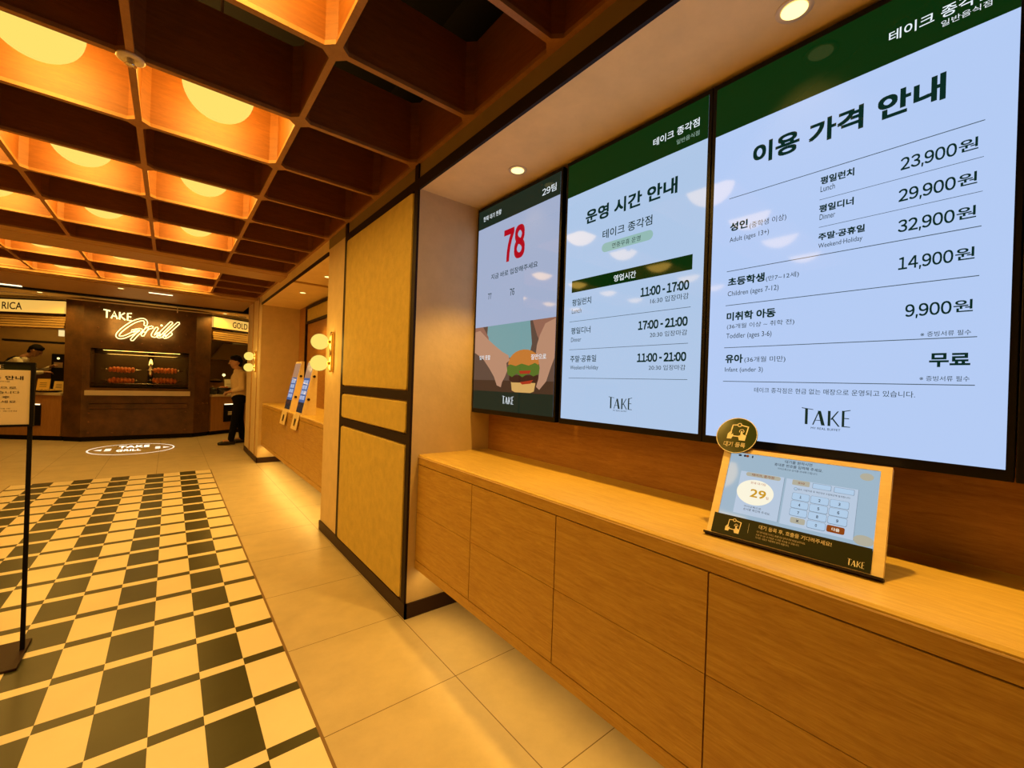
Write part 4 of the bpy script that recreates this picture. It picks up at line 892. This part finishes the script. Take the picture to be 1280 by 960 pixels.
def person(label, J, face, shirt, trouser, shoe, hair, apron=None, hand_dir=None, group=None):
    J = {k: Vector(v) for k, v in J.items()}; face = Vector(face).normalized()
    t = thing('person', label, 'person', (J['pelvis'].x, J['pelvis'].y, 0), group)
    upv = (J['head']-J['neck']).normalized(); side = face.cross(upv).normalized(); fz = side.cross(face); 
    b = MB(); h = J['head']
    # head: skull, jaw, nose, brow, ears, lips
    b.ball(h+fz*.02-face*.01, .098, u=20, v=14); b.cone(h+face*.015-fz*.01, h+face*.035-fz*.085, .078, .042)
    b.cone(h+face*.088+fz*.015, h+face*.112-fz*.018, .012, .017, 8); b.cone(h+face*.08+fz*.032+side*.03, h+face*.08+fz*.032-side*.03, .018, .018, 8)
    b.cone(h+face*.085-fz*.055+side*.016, h+face*.085-fz*.055-side*.016, .011, .011, 8)
    for s_ in (-1, 1): b.ball(h+side*s_*.085-face*.012, .026, sx=.7, u=10, v=8)
    b.cone(J['neck'], h-fz*.03-face*.01, .058, .052)
    b.cone(J['chest'], J['pelvis'], .13, .125); b.cone(J['neck'], J['chest'], .07, .12)
    for s_ in ('l', 'r'):
        b.cone(J['chest']+(J['sh_'+s_]-J['chest'])*.5, J['sh_'+s_], .085, .058); b.cone(J['sh_'+s_], J['el_'+s_], .052, .040); b.cone(J['el_'+s_], J['wr_'+s_], .040, .026)
        d = (J['wr_'+s_]-J['el_'+s_]); hs = Vector((0, 0, 1)) if hand_dir else side
        fingers(b, J['wr_'+s_], d, Vector((0, 0, 1)) if not hand_dir else side, d.cross(Vector((0, 0, 1))) if not hand_dir else hs, .5)
        b.cone(J['pelvis'], J['hip_'+s_], .12, .105); b.cone(J['hip_'+s_], J['kn_'+s_], .085, .055); b.cone(J['kn_'+s_], J['an_'+s_], .054, .036); b.cone(J['an_'+s_], J['an_'+s_]+J['toe_'+s_]*.6, .036, .028)
    remesh(b, 'body', M['skin'], t, .0075)
    e = MB()
    for s_ in (-1, 1): e.ball(h+face*.086+fz*.014+side*s_*.033, .011, u=10, v=8)
    e.build('eye', M['ink'], t)
    c = MB()
    c.cone(J['chest'], J['pelvis']+Vector((0, 0, .02)), .148, .142); c.cone(J['neck']-Vector((0, 0, .04)), J['chest'], .085, .14)
    for s_ in ('l', 'r'):
        c.cone(J['chest']+(J['sh_'+s_]-J['chest'])*.5, J['sh_'+s_], .10, .070); c.cone(J['sh_'+s_], J['el_'+s_], .066, .056); c.cone(J['el_'+s_], J['el_'+s_].lerp(J['wr_'+s_], .88), .055, .038)
    remesh(c, 'shirt', shirt, t, .012)
    c = MB()
    for s_ in ('l', 'r'):
        c.cone(J['pelvis'], J['hip_'+s_], .138, .118); c.cone(J['hip_'+s_], J['kn_'+s_], .10, .072); c.cone(J['kn_'+s_], J['an_'+s_]+Vector((0, 0, .02)), .070, .056)
    remesh(c, 'trousers', trouser, t, .012)
    for s_ in ('l', 'r'):
        c = MB(); a = J['an_'+s_]; q = J['toe_'+s_]
        c.cone(Vector((a.x, a.y, .045))-q*.25, Vector((a.x, a.y, .042))+q*.5, .042, .044); c.cone(Vector((a.x, a.y, .042))+q*.5, Vector((a.x, a.y, .034))+q, .044, .032); c.cone(Vector((a.x, a.y, .05)), a+Vector((0, 0, .03)), .044, .042)
        so = remesh(c, 'shoe', shoe, t, .010)
    c = MB(); c.ball(h+fz*.045-face*.022, .104, u=18, v=12); c.cone(h+fz*.02-face*.05, h-fz*.055-face*.055, .085, .06); c.cone(h+fz*.10+face*.04+side*.04, h+fz*.10+face*.04-side*.04, .035, .035)
    remesh(c, 'hair', hair, t, .010, 1)
    if apron:
        c = MB(); fr = Vector((face.x, face.y, 0)).normalized(); sd = Vector((-fr.y, fr.x, 0))
        top = J['chest']+fr*.155+Vector((0, 0, .10)); bot = J['pelvis']+fr*.16-Vector((0, 0, .35))
        mid = J['chest'].lerp(J['pelvis'], .6)+fr*.165
        c.hexa([bot-sd*.20, bot+sd*.20, mid+sd*.19, mid-sd*.19], [bot-sd*.20+fr*.01, bot+sd*.20+fr*.01, mid+sd*.19+fr*.01, mid-sd*.19+fr*.01])
        c.hexa([mid-sd*.17, mid+sd*.17, top+sd*.11, top-sd*.11], [mid-sd*.17+fr*.01, mid+sd*.17+fr*.01, top+sd*.11+fr*.01, top-sd*.11+fr*.01]); c.build('apron', apron, t)
        for s_ in (-1, 1):
            sh = J['sh_l'] if s_ < 0 else J['sh_r']; q = J['chest'].lerp(sh, .55)+Vector((0, 0, .115))
            MB().tube([top+sd*.1*s_*-1, q+fr*.08, q+Vector((0, 0, .02)), q-fr*.09-Vector((0, 0, .03)), J['chest']-fr*.16], .018, 8).build('apron_strap', apron, t)
    return t
X0, Y0 = 1.065, 10.03
person('man in pale shirt and black trousers holding a dark bowl, standing by the far pillar', dict(pelvis=(X0+.03, Y0, .93), chest=(X0+.02, Y0, 1.30), neck=(X0+.0, Y0, 1.48), head=(X0-.055, Y0, 1.625),
    sh_l=(X0+.02, Y0-.19, 1.41), el_l=(X0+.04, Y0-.23, 1.12), wr_l=(X0-.11, Y0-.13, 1.055), sh_r=(X0+.02, Y0+.19, 1.41), el_r=(X0+.04, Y0+.23, 1.12), wr_r=(X0-.11, Y0+.12, 1.06),
    hip_l=(X0+.02, Y0-.10, .88), kn_l=(X0-.04, Y0-.11, .49), an_l=(X0-.10, Y0-.12, .08), hip_r=(X0+.04, Y0+.10, .88), kn_r=(X0+.06, Y0+.11, .49), an_r=(X0+.12, Y0+.12, .08), toe_l=(-.19, -.02, 0), toe_r=(-.18, .0, 0)),
    (-1, -.05, -.12), M['shirt'], M['trouser'], M['leather'], M['hair'])
c = Vector((X0-.225, Y0, 1.05)); t = thing('food_bowl', 'dark bowl held in the hands of the standing man', 'bowl', c)
MB().lathe([(.05, 0), (.10, .03), (.115, .07), (.108, .07), (.09, .035), (.04, .012)], c).build('bowl', M['leather'], t)
mb = MB()
for k in range(9): mb.ball(c+Vector((random.uniform(-.06, .06), random.uniform(-.06, .06), .06)), .03, u=8, v=6)
f = mb.build('food', M['meat'], t); f['kind'] = 'stuff'
X0, Y0 = 1.37, 10.70
person('person in tan trousers and brown shoes almost hidden behind the far pillar', dict(pelvis=(X0, Y0, .93), chest=(X0+.0, Y0, 1.30), neck=(X0+.0, Y0, 1.48), head=(X0-.01, Y0+.03, 1.63),
    sh_l=(X0+.18, Y0, 1.41), el_l=(X0+.22, Y0+.03, 1.12), wr_l=(X0+.2, Y0+.10, .90), sh_r=(X0-.18, Y0, 1.41), el_r=(X0-.2, Y0+.03, 1.12), wr_r=(X0-.15, Y0+.16, .96),
    hip_l=(X0+.09, Y0, .88), kn_l=(X0+.09, Y0+.02, .49), an_l=(X0+.10, Y0, .08), hip_r=(X0-.09, Y0, .88), kn_r=(X0-.10, Y0+.02, .49), an_r=(X0-.11, Y0, .08), toe_l=(.02, .19, 0), toe_r=(-.03, .19, 0)),
    (0, 1, -.1), M['shirt'], M['tan_cloth'], M['brown_leather'], M['hair'])
struct(MB().box(-4.8, -2.3, 13.3, 14.28, 0, .10).build('floor', M['base'], keep=True))
X0, Y0 = -2.46, 13.62; Z0 = .10
ck = person('cook in white shirt and navy apron bending over behind the left counter', dict(pelvis=(X0-.27, Y0, .95), chest=(X0-.14, Y0, 1.29), neck=(X0+.03, Y0-.02, 1.49), head=(X0+.20, Y0-.04, 1.64),
    sh_l=(X0-.04, Y0+.19, 1.43), el_l=(X0+.2, Y0+.26, 1.18), wr_l=(X0+.40, Y0+.14, 1.31), sh_r=(X0-.04, Y0-.19, 1.43), el_r=(X0+.12, Y0-.24, 1.16), wr_r=(X0+.35, Y0-.16, 1.19),
    hip_l=(X0-.28, Y0+.10, .90), kn_l=(X0-.22, Y0+.10, .49), an_l=(X0-.22, Y0+.10, .08), hip_r=(X0-.28, Y0-.10, .90), kn_r=(X0-.20, Y0-.10, .49), an_r=(X0-.22, Y0-.10, .08), toe_l=(.19, 0, 0), toe_r=(.19, 0, 0)),
    (.8, -.15, -.55), M['white'], M['trouser'], M['leather'], M['hair'], apron=M['navy'])
ck.location.z = Z0
